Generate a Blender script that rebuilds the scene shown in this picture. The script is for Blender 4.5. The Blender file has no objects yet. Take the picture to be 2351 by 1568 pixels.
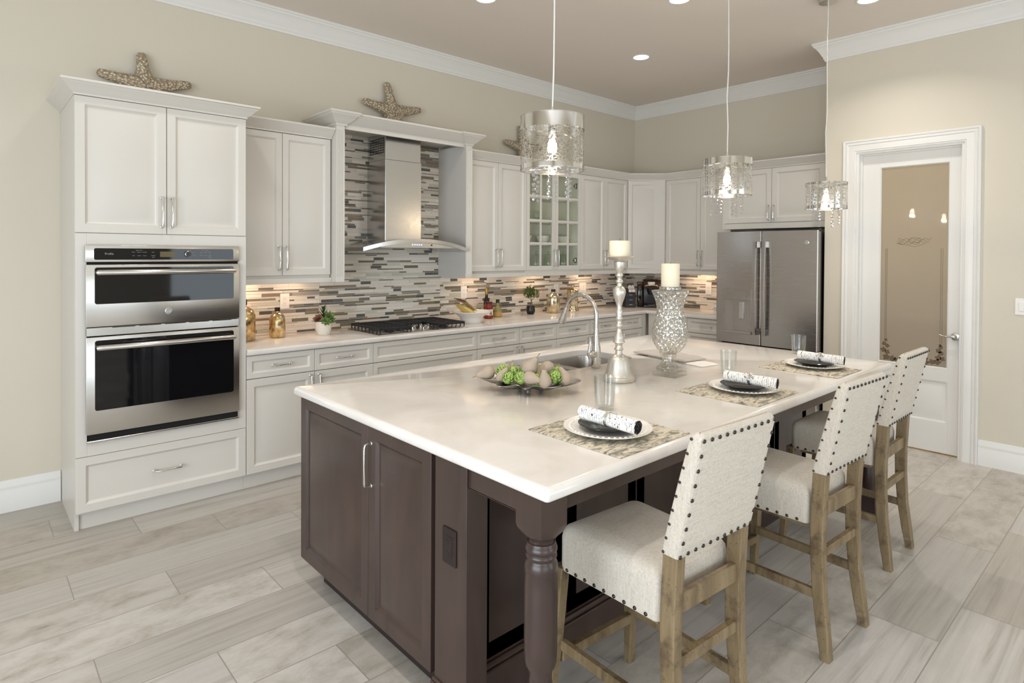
import bpy, bmesh, math, random
from mathutils import Vector, Matrix
PI = math.pi
random.seed(7)
SC = bpy.context.scene
COL = SC.collection

# ------------------------------------------------------------------ camera
FPX, CYP, YAW, PITCH, ROLL = 1390.8, 598.4, 0.8327, -0.0123, 0.0056
fw = Vector((math.cos(YAW) * math.cos(PITCH), math.sin(YAW) * math.cos(PITCH), math.sin(PITCH)))
rt = Vector((math.sin(YAW), -math.cos(YAW), 0)); up = rt.cross(fw)
cr = rt * math.cos(ROLL) + up * math.sin(ROLL); cu = up * math.cos(ROLL) - rt * math.sin(ROLL)
cd = bpy.data.cameras.new('camera'); cam = bpy.data.objects.new('camera', cd); COL.objects.link(cam)
cam.matrix_world = Matrix(((cr.x, cu.x, -fw.x, -0.462), (cr.y, cu.y, -fw.y, -4.634), (cr.z, cu.z, -fw.z, 1.5431), (0, 0, 0, 1)))
cd.sensor_width = 36; cd.sensor_fit = 'HORIZONTAL'; cd.lens = FPX * 36 / 2351
cd.shift_y = -(784 - CYP) / 2351; cd.clip_start = 0.05
SC.camera = cam

# ------------------------------------------------------------------ world, light, exposure
SC.view_settings.view_transform = 'Standard'; SC.view_settings.look = 'None'
SC.view_settings.exposure = -0.10; SC.view_settings.gamma = 1.0; SC.view_settings.use_curve_mapping = False
SC.cycles.use_denoising = True; SC.cycles.max_bounces = 10; SC.cycles.diffuse_bounces = 5
SC.cycles.glossy_bounces = 5; SC.cycles.transparent_max_bounces = 16; SC.cycles.caustics_reflective = False
SC.cycles.caustics_refractive = False; SC.cycles.sample_clamp_indirect = 4.0; SC.cycles.sample_clamp_direct = 0
W = bpy.data.worlds.new('world'); SC.world = W; W.use_nodes = True
W.node_tree.nodes['Background'].inputs[0].default_value = (0.86, 0.93, 1.0, 1); W.node_tree.nodes['Background'].inputs[1].default_value = 1.0

def area(name, loc, rot, sx, sy, power, color, shape='RECTANGLE', spread=None):
    l = bpy.data.lights.new(name, 'AREA'); l.shape = shape; l.size = sx; l.size_y = sy
    l.energy = power; l.color = color
    if spread: l.spread = spread
    o = bpy.data.objects.new(name, l); COL.objects.link(o); o.location = loc; o.rotation_euler = rot
    return o
# daylight through the sliding doors and windows of the living side (west and south walls)
area('daylight_west', (-3.72, -4.9, 1.3), (0, -PI / 2, 0), 2.3, 4.6, 250, (0.79, 0.90, 1.0))
area('daylight_south_east', (3.6, -8.72, 1.4), (PI / 2, 0, 0), 2.6, 2.2, 50, (0.80, 0.92, 1.0))
area('daylight_south_west', (-0.9, -8.72, 1.3), (PI / 2, 0, 0), 3.4, 2.4, 66, (0.80, 0.92, 1.0))
CAN_POWER, CAN_COL = 9.5, (1.0, 0.96, 0.91)

# ------------------------------------------------------------------ helpers: objects
ORG = {}
def link(o): COL.objects.link(o); return o
def thing(name, label, cat, loc=(0, 0, 0), group=None, kind=None):
    o = link(bpy.data.objects.new(name, None)); o.location = loc; o.empty_display_size = .05
    ORG[o.name] = Vector(loc)
    return tag(o, label, cat, group, kind)
def tag(o, label=None, cat=None, group=None, kind=None):
    if label: o['label'] = label
    if cat: o['category'] = cat
    if group: o['group'] = group
    if kind: o['kind'] = kind
    return o
def dup(root, loc, label=None, rotz=None):
    def cp(o, par):
        c = link(o.copy()); c.parent = par
        for ch in list(o.children): cp(ch, c)
        return c
    r = cp(root, None); r.location = loc
    if rotz is not None: r.rotation_euler = (0, 0, rotz)
    if label: r['label'] = label
    return r

class Fr:
    """a face frame: u along the face, z up, n out of the face"""
    def __init__(s, o, U, N): s.o = Vector(o); s.U = Vector(U).normalized(); s.N = Vector(N).normalized()
    def p(s, u, v, n=0): return s.o + s.U * u + Vector((0, 0, v)) + s.N * n

class MB:
    def __init__(s): s.bm = bmesh.new()
    def face(s, vs, mi=0):
        f = s.bm.faces.new(vs); f.material_index = mi; return f
    def hexa(s, c, mi=0, bev=0, seg=1):
        v = [s.bm.verts.new(p) for p in c]
        fs = [s.face([v[i] for i in q], mi) for q in ((0, 3, 2, 1), (4, 5, 6, 7), (0, 1, 5, 4), (1, 2, 6, 5), (2, 3, 7, 6), (3, 0, 4, 7))]
        if bev:
            es = list({e for f in fs for e in f.edges})
            r = bmesh.ops.bevel(s.bm, geom=es, offset=bev, segments=seg, affect='EDGES', profile=.5)
            for f in r['faces']: f.material_index = mi
        return s
    def box(s, x0, x1, y0, y1, z0, z1, bev=0, seg=1, mi=0):
        x0, x1 = min(x0, x1), max(x0, x1); y0, y1 = min(y0, y1), max(y0, y1); z0, z1 = min(z0, z1), max(z0, z1)
        return s.hexa([(x0, y0, z0), (x1, y0, z0), (x1, y1, z0), (x0, y1, z0), (x0, y0, z1), (x1, y0, z1), (x1, y1, z1), (x0, y1, z1)], mi, bev, seg)
    def fbox(s, F, u0, u1, v0, v1, n0, n1, bev=0, seg=1, mi=0):
        c = [F.p(u, v, n) for v in (v0, v1) for (u, n) in ((u0, n0), (u1, n0), (u1, n1), (u0, n1))]
        return s.hexa(c, mi, bev, seg)
    def rings(s, F, u0, u1, v0, v1, prof, mi=0, cap=True, back=True):
        """nested rectangles: prof = [(inset, depth)], a panel with mouldings"""
        L = []
        for i, n in prof:
            L.append([s.bm.verts.new(F.p(u, v, n)) for u, v in ((u0 + i, v0 + i), (u1 - i, v0 + i), (u1 - i, v1 - i), (u0 + i, v1 - i))])
        for a, b in zip(L, L[1:]):
            for k in range(4): s.face([a[k], a[(k + 1) % 4], b[(k + 1) % 4], b[k]], mi)
        if cap: s.face(L[-1], mi)
        if back: s.face(L[0][::-1], mi)
        return s
    def lathe(s, prof, c=(0, 0, 0), seg=32, mi=0, cap0=True, cap1=True, fn=None, ax=None):
        """prof = [(r, z)], spun about the vertical (or about axis ax)"""
        c = Vector(c); q = Vector((0, 0, 1)).rotation_difference(Vector(ax)) if ax is not None else None
        L = []
        for r, z in prof:
            ring = []
            for k in range(seg):
                a = 2 * PI * k / seg; rr = fn(r, z, a) if fn else r
                p = Vector((rr * math.cos(a), rr * math.sin(a), z))
                ring.append(s.bm.verts.new(c + (q @ p if q else p)))
            L.append(ring)
        for a, b in zip(L, L[1:]):
            for k in range(seg): s.face([a[k], a[(k + 1) % seg], b[(k + 1) % seg], b[k]], mi)
        if cap0: s.face(L[0][::-1], mi)
        if cap1: s.face(L[-1], mi)
        return s
    def cyl(s, p0, p1, r0, r1=None, seg=14, mi=0):
        p0, p1 = Vector(p0), Vector(p1); d = p1 - p0
        return s.lathe([(r0, 0), (r0 if r1 is None else r1, d.length)], p0, seg, mi, ax=d.normalized())
    def tube(s, pts, r, seg=10, mi=0, cap=True):
        pts = [Vector(p) for p in pts]; n = len(pts); rs = r if isinstance(r, (list, tuple)) else [r] * n
        t0 = (pts[1] - pts[0]).normalized(); nv = t0.orthogonal().normalized(); L = []
        for i, p in enumerate(pts):
            t = (pts[min(i + 1, n - 1)] - pts[max(i - 1, 0)]).normalized()
            nv = (nv - t * nv.dot(t)).normalized(); bv = t.cross(nv)
            L.append([s.bm.verts.new(p + (nv * math.cos(2 * PI * k / seg) + bv * math.sin(2 * PI * k / seg)) * rs[i]) for k in range(seg)])
        for a, b in zip(L, L[1:]):
            for k in range(seg): s.face([a[k], a[(k + 1) % seg], b[(k + 1) % seg], b[k]], mi)
        if cap: s.face(L[0][::-1], mi); s.face(L[-1], mi)
        return s
    def prism(s, poly, fn0, fn1, mi=0):
        """poly: 2-D points; fn0 / fn1 map a 2-D point to each end"""
        a = [s.bm.verts.new(fn0(p)) for p in poly]; b = [s.bm.verts.new(fn1(p)) for p in poly]; n = len(poly)
        for k in range(n): s.face([a[k], a[(k + 1) % n], b[(k + 1) % n], b[k]], mi)
        s.face(a[::-1], mi); s.face(b, mi); return s
    def sweep(s, prof, path, fn, mi=0, closed_prof=True):
        """prof [(d, h)] pushed to the right of a 2-D path with mitred corners; fn(a, b, h) -> 3-D point"""
        P = [Vector(p) for p in path]; n = len(P); L = []
        for i in range(n):
            d0 = (P[i] - P[i - 1]).normalized() if i else (P[1] - P[0]).normalized()
            d1 = (P[i + 1] - P[i]).normalized() if i < n - 1 else d0
            n0 = Vector((d0.y, -d0.x)); n1 = Vector((d1.y, -d1.x)); m = n0 + n1
            m = m / max(m.dot(n0), 1e-6) if m.length > 1e-6 else n0
            L.append([s.bm.verts.new(fn(P[i].x + m.x * d, P[i].y + m.y * d, h)) for d, h in prof])
        k = len(prof)
        for a, b in zip(L, L[1:]):
            for j in range(k if closed_prof else k - 1): s.face([a[j], a[(j + 1) % k], b[(j + 1) % k], b[j]], mi)
        if closed_prof: s.face(L[0], mi); s.face(L[-1][::-1], mi)
        return s
    def slab(s, outline, prof, holes=(), hole_prof=None, mi=0):
        """outline(inset) -> loop of points; prof [(inset, z)] from top to bottom; holes the same"""
        def loops(fn, pr, sign):
            L = [[s.bm.verts.new((x, y, z)) for x, y in fn(i)] for i, z in pr]
            for a, b in zip(L, L[1:]):
                for k in range(len(a)): s.face([a[k], b[k], b[(k + 1) % len(a)], a[(k + 1) % len(a)]][::sign], mi)
            return L
        A = [loops(outline, prof, 1)] + [loops(h, hole_prof, -1) for h in holes]
        for idx in (0, -1):
            es = []
            for L in A:
                l = L[idx]
                for k in range(len(l)):
                    es.append(s.bm.edges.get((l[k], l[(k + 1) % len(l)])) or s.bm.edges.new((l[k], l[(k + 1) % len(l)])))
            r = bmesh.ops.triangle_fill(s.bm, edges=es, use_beauty=True)
            for g in r['geom']:
                if isinstance(g, bmesh.types.BMFace): g.material_index = mi
        return s
    def xform(s, M):
        bmesh.ops.transform(s.bm, matrix=M, verts=s.bm.verts); return s
    def text(s, body, size, fn, mi=0, align='CENTER', extr=0.0):
        """lettering as mesh; fn(x, y) -> 3-D point"""
        cu_ = bpy.data.curves.new('lettering', 'FONT'); cu_.body = body; cu_.size = size; cu_.align_x = align; cu_.align_y = 'CENTER'
        o = bpy.data.objects.new('lettering', cu_); COL.objects.link(o)
        dg = bpy.context.evaluated_depsgraph_get(); me = o.evaluated_get(dg).to_mesh()
        vs = [s.bm.verts.new(fn(v.co.x, v.co.y)) for v in me.vertices]
        for p in me.polygons:
            try: s.face([vs[i] for i in p.vertices], mi)
            except ValueError: pass
        o.evaluated_get(dg).to_mesh_clear(); bpy.data.objects.remove(o); bpy.data.curves.remove(cu_)
        return s
    def build(s, name, mats, parent=None, smooth=35, org=None, flip=True):
        if flip: bmesh.ops.recalc_face_normals(s.bm, faces=s.bm.faces)
        me = bpy.data.meshes.new(name)
        top = parent
        while top is not None and top.parent is not None: top = top.parent
        o3 = Vector(org) if org is not None else (ORG.get(top.name, Vector()) if top is not None else Vector())
        if o3.length: bmesh.ops.translate(s.bm, vec=-o3, verts=s.bm.verts)
        s.bm.to_mesh(me); s.bm.free()
        for m in (mats if isinstance(mats, (list, tuple)) else [mats]): me.materials.append(m)
        if smooth:
            me.shade_smooth(); me.set_sharp_from_angle(angle=math.radians(smooth))
        o = link(bpy.data.objects.new(name, me))
        if parent is not None: o.parent = parent
        elif org is not None: o.location = org
        return o
def solo(o, label, cat, group=None): return tag(o, label, cat, group)
def struct(o): o['kind'] = 'structure'; return o

# ------------------------------------------------------------------ helpers: materials
def lin(r, g, b):
    f = lambda c: (c / 255 / 12.92) if c / 255 <= .04045 else ((c / 255 + .055) / 1.055) ** 2.4
    return (f(r), f(g), f(b), 1)
class NT:
    def __init__(s, name):
        s.m = bpy.data.materials.new(name); s.m.use_nodes = True; s.t = s.m.node_tree; s.bsdf = s.t.nodes['Principled BSDF']; s.out = s.t.nodes['Material Output']
    def n(s, typ, **kw):
        nd = s.t.nodes.new(typ)
        for k, v in kw.items(): setattr(nd, k, v)
        return nd
    def set(s, inp, v):
        if isinstance(v, bpy.types.NodeSocket): s.t.links.new(v, inp)
        else: inp.default_value = v
    def math(s, op, a, b=0.0, c=0.0):
        nd = s.n('ShaderNodeMath', operation=op)
        s.set(nd.inputs[0], a); s.set(nd.inputs[1], b); s.set(nd.inputs[2], c); return nd.outputs[0]
    def mix(s, fac, a, b):
        nd = s.n('ShaderNodeMix', data_type='RGBA'); s.set(nd.inputs[0], fac); s.set(nd.inputs[6], a); s.set(nd.inputs[7], b); return nd.outputs[2]
    def ramp(s, fac, stops):
        nd = s.n('ShaderNodeValToRGB'); s.set(nd.inputs[0], fac); e = nd.color_ramp.elements
        while len(e) < len(stops): e.new(.5)
        for i, (p, c) in enumerate(stops): e[i].position = p; e[i].color = c
        return nd.outputs[0]
    def coords(s, kind='Object', scale=(1, 1, 1)):
        tc = s.n('ShaderNodeTexCoord'); mp = s.n('ShaderNodeMapping'); s.t.links.new(tc.outputs[kind], mp.inputs[0]); mp.inputs['Scale'].default_value = scale
        return mp.outputs[0]
    def pos(s): return s.n('ShaderNodeNewGeometry').outputs['Position']
    def noise(s, vec, scale=5, detail=3, rough=.5, dist=0.0):
        nd = s.n('ShaderNodeTexNoise'); s.set(nd.inputs['Vector'], vec); nd.inputs['Scale'].default_value = scale
        nd.inputs['Detail'].default_value = detail; nd.inputs['Roughness'].default_value = rough; nd.inputs['Distortion'].default_value = dist; return nd.outputs[0]
    def voro(s, vec, scale=5, feature='F1'):
        nd = s.n('ShaderNodeTexVoronoi', feature=feature); s.set(nd.inputs['Vector'], vec); nd.inputs['Scale'].default_value = scale; return nd
    def bump(s, h, strength=.2, dist=.01):
        nd = s.n('ShaderNodeBump'); s.set(nd.inputs['Height'], h); nd.inputs['Strength'].default_value = strength; nd.inputs['Distance'].default_value = dist
        s.t.links.new(nd.outputs[0], s.bsdf.inputs['Normal']); return nd
    def P(s, **kw):
        for k, v in kw.items(): s.set(s.bsdf.inputs[k.replace('_', ' ')], v)
        return s
    def shader(s, sock): s.t.links.new(sock, s.out.inputs[0])
def mat(name, col, rough=.5, metal=0.0, var=0.0, vs=6.0, bump=0.0, bs=60.0, **kw):
    """a plain surface with a little procedural variation of tone and grain"""
    T = NT(name); c = T.coords('Object')
    if var:
        f = T.noise(c, vs, 4)
        col = T.mix(f, tuple(x * (1 - var) for x in col[:3]) + (1,), tuple(min(1, x * (1 + var)) for x in col[:3]) + (1,))
    T.P(Base_Color=col, Roughness=rough, Metallic=metal, **kw)
    if bump: T.bump(T.noise(c, bs, 3), bump, .002)
    return T.m

M = {}
M['wall'] = mat('wall_paint', lin(210, 202, 186), .75, bump=.05, bs=220, var=.015, vs=2)
M['ceil'] = mat('ceiling_paint', lin(226, 217, 208), .85, bump=.06, bs=160, var=.01)
M['trim'] = mat('white_trim_paint', lin(226, 224, 220), .38, var=.01)
M['cab'] = mat('white_cabinet_lacquer', lin(209, 204, 196), .33, var=.012, vs=3)
M['cabin'] = mat('cabinet_interior', lin(232, 230, 216), .5, var=.01)
M['chrome'] = mat('polished_nickel', (.72, .7, .66, 1), .16, 1.0, var=.02)
M['black'] = mat('black_plastic', lin(22, 21, 22), .32, var=.1)
M['iron'] = mat('cast_iron', lin(34, 33, 34), .48, .2, bump=.2, bs=200)
M['blackglass'] = mat('black_oven_glass', (.004, .004, .005, 1), .04, var=.05, Specular_IOR_Level=.5)
M['ceram'] = mat('white_ceramic', lin(240, 236, 230), .12, var=.01)
M['wax'] = mat('ivory_wax', lin(238, 226, 202), .5, var=.02, Subsurface_Weight=.25, Subsurface_Radius=(.02, .012, .006))
M['outlet'] = mat('white_outlet_plastic', lin(236, 232, 226), .35, var=.01)
M['slot'] = mat('outlet_slot_dark', lin(60, 55, 52), .6, var=.05)
M['dkwood_plate'] = mat('bronze_plate', lin(42, 32, 29), .4, .3, var=.08)
M['nail'] = mat('bronze_nailhead', lin(70, 62, 58), .35, .9, var=.15)
M['blackplate'] = mat('black_glazed_plate', lin(24, 23, 22), .14, var=.1)
M['dial'] = mat('dial_black', lin(14, 14, 15), .25, var=.1)
M['grey_text'] = mat('grey_print', lin(150, 150, 150), .5, var=.05)
M['blue_text'] = mat('navy_print', lin(45, 45, 110), .5, var=.05)
M['amber'] = mat('oven_display', lin(88, 72, 30), .2, var=.1)
M['leafbronze'] = mat('etched_clear_leaf', lin(112, 96, 78), .25, var=.15, vs=30)
M['linebronze'] = mat('etched_clear_line', lin(128, 112, 92), .25, var=.1)

def steel(name, col, rough, stretch):
    T = NT(name); f = T.noise(T.coords('Object', stretch), 3, 4, .6)
    T.P(Base_Color=T.mix(f, tuple(x * .92 for x in col) + (1,), tuple(min(1, x * 1.06) for x in col) + (1,)), Metallic=1.0)
    T.set(T.bsdf.inputs['Roughness'], T.math('ADD', T.math('MULTIPLY', f, .1), rough - .05))
    T.bump(f, .03, .001); return T.m
M['steel'] = steel('brushed_steel', (.60, .58, .55), .24, (2, 2, 160))
M['steelv'] = steel('brushed_steel_fridge', (.46, .43, .405), .26, (2, 2, 140))
M['steelh'] = steel('brushed_steel_hood', (.58, .57, .56), .22, (2, 2, 150))
M['nickel'] = steel('brushed_nickel', (.56, .53, .50), .27, (40, 40, 40))
M['sink'] = steel('sink_steel', (.44, .41, .38), .3, (60, 4, 60))
M['silver'] = steel('antique_silver', (.70, .67, .61), .40, (8, 8, 8))
M['pewter'] = steel('pewter', (.36, .335, .31), .38, (12, 12, 12))

def quartz():
    T = NT('white_quartz'); v = T.pos()
    f = T.noise(v, 3.0, 6, .6, .6); g = T.noise(v, 60, 2)
    c = T.ramp(f, [(.35, lin(216, 210, 203)), (.55, lin(226, 221, 215)), (.75, lin(221, 215, 208))])
    T.P(Base_Color=T.mix(T.math('MULTIPLY', g, .10), c, lin(205, 196, 188)), Roughness=.13); return T.m
M['quartz'] = quartz()

def floor_mat():
    T = NT('wood_look_floor_tile'); sp = T.n('ShaderNodeSeparateXYZ'); T.t.links.new(T.pos(), sp.inputs[0]); x, y = sp.outputs[0], sp.outputs[1]
    q = T.math('DIVIDE', T.math('SUBTRACT', T.math('MULTIPLY', y, -1), .311), .2645); k = T.math('FLOOR', q); fy = T.math('FRACT', q)
    p = T.math('DIVIDE', T.math('SUBTRACT', T.math('ADD', x, .098), T.math('MULTIPLY', k, .36)), 1.08); i = T.math('FLOOR', p); fx = T.math('FRACT', p)
    dy = T.math('MULTIPLY', T.math('MINIMUM', fy, T.math('SUBTRACT', 1, fy)), .2645); dx = T.math('MULTIPLY', T.math('MINIMUM', fx, T.math('SUBTRACT', 1, fx)), 1.08)
    gr = T.math('LESS_THAN', T.math('MINIMUM', dx, dy), .0021)
    cb = T.n('ShaderNodeCombineXYZ'); T.set(cb.inputs[0], i); T.set(cb.inputs[1], k); cb.inputs[2].default_value = 3.3
    wn = T.n('ShaderNodeTexWhiteNoise', noise_dimensions='3D'); T.t.links.new(cb.outputs[0], wn.inputs[0]); rv = wn.outputs[0]
    sc = T.n('ShaderNodeSeparateColor'); T.t.links.new(wn.outputs[1], sc.inputs[0]); r2, r3 = sc.outputs[0], sc.outputs[1]
    def vec(sx, sy, o):
        c = T.n('ShaderNodeCombineXYZ'); T.set(c.inputs[0], T.math('ADD', T.math('MULTIPLY', x, sx), T.math('MULTIPLY', rv, 40.0)))
        T.set(c.inputs[1], T.math('ADD', T.math('MULTIPLY', y, sy), T.math('MULTIPLY', r2, 23.0))); c.inputs[2].default_value = o; return c.outputs[0]
    streak = T.noise(vec(1.1, 26, 0), 1.0, 6, .62, .5)
    fine = T.noise(vec(3.0, 90, 5), 1.0, 3, .6)
    blot = T.noise(vec(4.5, 9, 9), 1.0, 9, .72, .25)
    cross = T.noise(vec(60, 6, 2), 1.0, 3, .6)
    A = T.ramp(streak, [(.28, lin(170, 165, 159)), (.45, lin(200, 197, 193)), (.62, lin(211, 208, 205)), (.8, lin(184, 180, 174))])
    B = T.ramp(blot, [(.30, lin(150, 143, 132)), (.40, lin(186, 181, 173)), (.55, lin(206, 202, 197)), (.78, lin(213, 210, 206))])
    c = T.mix(T.math('SMOOTH_MIN', 1.0, T.math('GREATER_THAN', r3, .5), .0), A, B)
    c = T.mix(T.math('MULTIPLY', T.math('SUBTRACT', 1, fine), .22), c, lin(158, 149, 138))
    c = T.mix(T.math('MULTIPLY', T.math('MULTIPLY', cross, T.math('SUBTRACT', .75, blot)), .45), c, lin(140, 130, 116))
    tone = T.mix(rv, lin(226, 222, 216), lin(255, 254, 253))
    mm = T.n('ShaderNodeMix', data_type='RGBA', blend_type='MULTIPLY'); mm.inputs[0].default_value = 1.0; T.set(mm.inputs[6], c); T.set(mm.inputs[7], tone)
    T.P(Base_Color=T.mix(gr, mm.outputs[2], lin(150, 142, 132)), Roughness=T.math('ADD', .33, T.math('MULTIPLY', streak, .15)))
    T.bump(T.math('SUBTRACT', T.math('MULTIPLY', streak, .25), gr), .25, .0012); return T.m
M['floor'] = floor_mat()

def wood(name, c0, c1, c2, rough, sc, spots=0.0):
    T = NT(name); v = T.coords('Object', sc)
    f = T.noise(v, 1.0, 5, .6, .8); c = T.ramp(f, [(.3, c0), (.5, c1), (.72, c2)])
    o = T.coords('Object')
    if spots:
        w = T.noise(o, 9, 5, .7); c = T.mix(T.ramp(w, [(.52, (0, 0, 0, 1)), (.68, (spots, spots, spots, 1))]), c, lin(66, 50, 36))
        d = T.voro(o, 55).outputs[0]; c = T.mix(T.math('MULTIPLY', T.math('LESS_THAN', d, .12), .6), c, lin(45, 34, 26))
    T.P(Base_Color=c, Roughness=rough); T.bump(f, .1, .002); return T.m
M['espresso'] = wood('espresso_maple', lin(54, 42, 38), lin(65, 50, 45), lin(74, 57, 50), .3, (5, 5, 1.2))
M['oak'] = wood('weathered_oak', lin(100, 83, 59), lin(128, 109, 80), lin(144, 125, 96), .45, (22, 22, 3), .75)

def linen():
    T = NT('oatmeal_linen'); o = T.coords('Object')
    a = T.noise(T.coords('Object', (14, 900, 900)), 1, 2); b = T.noise(T.coords('Object', (900, 900, 14)), 1, 2); s = T.noise(o, 130, 3, .7)
    f = T.math('ADD', T.math('MULTIPLY', T.math('ADD', a, b), .35), T.math('MULTIPLY', s, .3))
    T.P(Base_Color=T.ramp(f, [(.38, lin(176, 165, 150)), (.5, lin(202, 192, 178)), (.6, lin(212, 204, 191))]), Roughness=.9, Sheen_Weight=.2)
    T.bump(f, .25, .0012); return T.m
M['linen'] = linen()

def mosaic():
    T = NT('glass_mosaic_tile'); at = T.n('ShaderNodeAttribute', attribute_name='tint'); f = T.noise(T.pos(), 25, 3)
    c = T.mix(T.math('MULTIPLY', f, .12), at.outputs[0], lin(150, 140, 130))
    T.P(Base_Color=c, Roughness=.16); return T.m
M['mosaic'] = mosaic(); M['grout'] = mat('pale_grout', lin(214, 204, 192), .8, var=.02)

def mercury(name, a, b, c):
    T = NT(name); v = T.coords('Object'); f = T.noise(v, 22, 6, .7); g = T.voro(v, 120).outputs[0]
    col = T.ramp(f, [(.34, a), (.5, b), (.66, c)]); col = T.mix(T.math('MULTIPLY', T.math('LESS_THAN', g, .18), .5), col, lin(120, 90, 50))
    T.P(Base_Color=col, Metallic=.9, Roughness=.17); return T.m
M['mercury'] = mercury('gold_mercury_glass', lin(176, 128, 66), lin(214, 186, 132), lin(232, 222, 200))
M['mercury2'] = mercury('silver_mercury_glass', lin(170, 140, 92), lin(214, 200, 168), lin(232, 228, 216))

def thin_glass(name, tint=(1, 1, 1, 1), refl=.55, base=.06, rough=.02):
    T = NT(name); T.t.nodes.remove(T.bsdf)
    tr = T.n('ShaderNodeBsdfTransparent'); tr.inputs[0].default_value = tint; gl = T.n('ShaderNodeBsdfGlossy'); gl.inputs['Roughness'].default_value = rough
    lw = T.n('ShaderNodeLayerWeight'); lw.inputs[0].default_value = .35
    f = T.math('ADD', T.math('MULTIPLY', T.math('POWER', lw.outputs['Facing'], 2.2), refl), base)
    mx = T.n('ShaderNodeMixShader'); T.set(mx.inputs[0], f); T.t.links.new(tr.outputs[0], mx.inputs[1]); T.t.links.new(gl.outputs[0], mx.inputs[2]); T.shader(mx.outputs[0]); return T.m
M['glass'] = thin_glass('clear_drinking_glass', (.97, .98, .98, 1), .75, .05)
M['pane'] = thin_glass('cabinet_pane', (.99, 1, .98, 1), .4, .03)
M['crystal'] = thin_glass('crystal_bead', (.93, .93, .95, 1), .8, .30)
M['cutglass'] = thin_glass('silvered_cut_glass', (.93, .92, .87, 1), .6, .42, .10)
M['clearbase'] = thin_glass('clear_block_glass', (.92, .91, .88, 1), .6, .12)
M['jar'] = thin_glass('apothecary_jar_glass', (.96, .98, .95, 1), .7, .07)

def frosted():
    T = NT('frosted_pantry_glass'); T.t.nodes.remove(T.bsdf)
    tl = T.n('ShaderNodeBsdfTranslucent'); tl.inputs[0].default_value = lin(235, 228, 214); df = T.n('ShaderNodeBsdfDiffuse'); df.inputs[0].default_value = lin(196, 190, 178)
    gl = T.n('ShaderNodeBsdfGlossy'); gl.inputs['Roughness'].default_value = .03
    a = T.n('ShaderNodeMixShader'); a.inputs[0].default_value = .45; T.t.links.new(tl.outputs[0], a.inputs[1]); T.t.links.new(df.outputs[0], a.inputs[2])
    fr = T.n('ShaderNodeFresnel'); fr.inputs[0].default_value = 1.5
    b = T.n('ShaderNodeMixShader'); T.set(b.inputs[0], fr.outputs[0]); T.t.links.new(a.outputs[0], b.inputs[1]); T.t.links.new(gl.outputs[0], b.inputs[2]); T.shader(b.outputs[0]); return T.m
M['frost'] = frosted()

def emit(name, col, power):
    T = NT(name); T.P(Base_Color=(.8, .8, .8, 1)); T.set(T.bsdf.inputs['Emission Color'], col); T.set(T.bsdf.inputs['Emission Strength'], power); return T.m
M['can'] = emit('lit_downlight', (1, .94, .84, 1), 6.0)
M['bulb'] = emit('lit_bulb', (1, .80, .55, 1), 40.0)
M['led'] = emit('blue_indicator', (.35, .45, 1, 1), 3.0)

def lattice():
    T = NT('laser_cut_chrome'); o = T.coords('Object'); ws = T.n('ShaderNodeSeparateXYZ'); T.t.links.new(o, ws.inputs[0])
    d = T.voro(o, 42, 'DISTANCE_TO_EDGE').outputs[0]; e = T.voro(T.coords('Object', (1.0, 1.0, 1.6)), 30, 'DISTANCE_TO_EDGE').outputs[0]
    hole = T.math('MULTIPLY', T.math('GREATER_THAN', d, .035), T.math('GREATER_THAN', e, .03))
    z = ws.outputs[2]; band = T.math('MULTIPLY', T.math('GREATER_THAN', z, .022), T.math('LESS_THAN', z, .172))
    hole = T.math('MULTIPLY', hole, band)
    T.P(Base_Color=(.80, .79, .78, 1), Metallic=1.0, Roughness=.09, Alpha=T.math('SUBTRACT', 1, hole)); return T.m
M['lattice'] = lattice()

def script_cloth():
    T = NT('script_print_napkin'); v = T.coords('Object', (1, 1, 1)); n = T.noise(T.coords('Object', (30, 30, 30)), 1, 2)
    w = T.n('ShaderNodeTexWave', wave_type='BANDS', bands_direction='Y'); T.set(w.inputs['Vector'], v); w.inputs['Scale'].default_value = 17; w.inputs['Distortion'].default_value = 3.2; w.inputs['Detail'].default_value = 2; w.inputs['Detail Scale'].default_value = 6.0
    line = T.math('LESS_THAN', T.math('ABSOLUTE', T.math('SUBTRACT', w.outputs[1], .5)), .13)
    g = T.math('GREATER_THAN', T.noise(T.coords('Object', (60, 60, 60)), 1, 2), .47)
    T.P(Base_Color=T.mix(T.math('MULTIPLY', line, g), lin(236, 234, 230), lin(38, 36, 38)), Roughness=.85); return T.m
M['script'] = script_cloth()
def coil():
    T = NT('rolled_napkin_end'); n = T.noise(T.coords('Object', (160, 160, 160)), 1, 3)
    T.P(Base_Color=T.ramp(n, [(.45, lin(18, 17, 19)), (.6, lin(40, 38, 40)), (.72, lin(190, 188, 184))]), Roughness=.9); return T.m
M['coil'] = coil()
def placemat():
    T = NT('marbled_placemat'); v = T.coords('Object', (16, 46, 20)); a = T.noise(v, 1, 6, .72, 1.2); b = T.noise(T.coords('Object'), 9, 3)
    f = T.math('ADD', T.math('MULTIPLY', a, .8), T.math('MULTIPLY', b, .2))
    T.P(Base_Color=T.ramp(f, [(.36, lin(70, 70, 70)), (.46, lin(150, 143, 130)), (.54, lin(214, 205, 184)), (.68, lin(196, 188, 170))]), Roughness=.7); T.bump(a, .1, .001); return T.m
M['placemat'] = placemat()
def star():
    T = NT('hammered_champagne_metal'); d = T.voro(T.coords('Object'), 55).outputs[0]
    T.P(Base_Color=T.ramp(d, [(.1, lin(222, 210, 188)), (.55, lin(168, 153, 130))]), Metallic=.45, Roughness=.38); T.bump(T.math('SUBTRACT', 1, d), 1.0, .012); return T.m
M['star'] = star()
M['stone'] = mat('stone_pear', lin(168, 152, 135), .8, var=.22, vs=16, bump=.25, bs=90)
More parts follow.
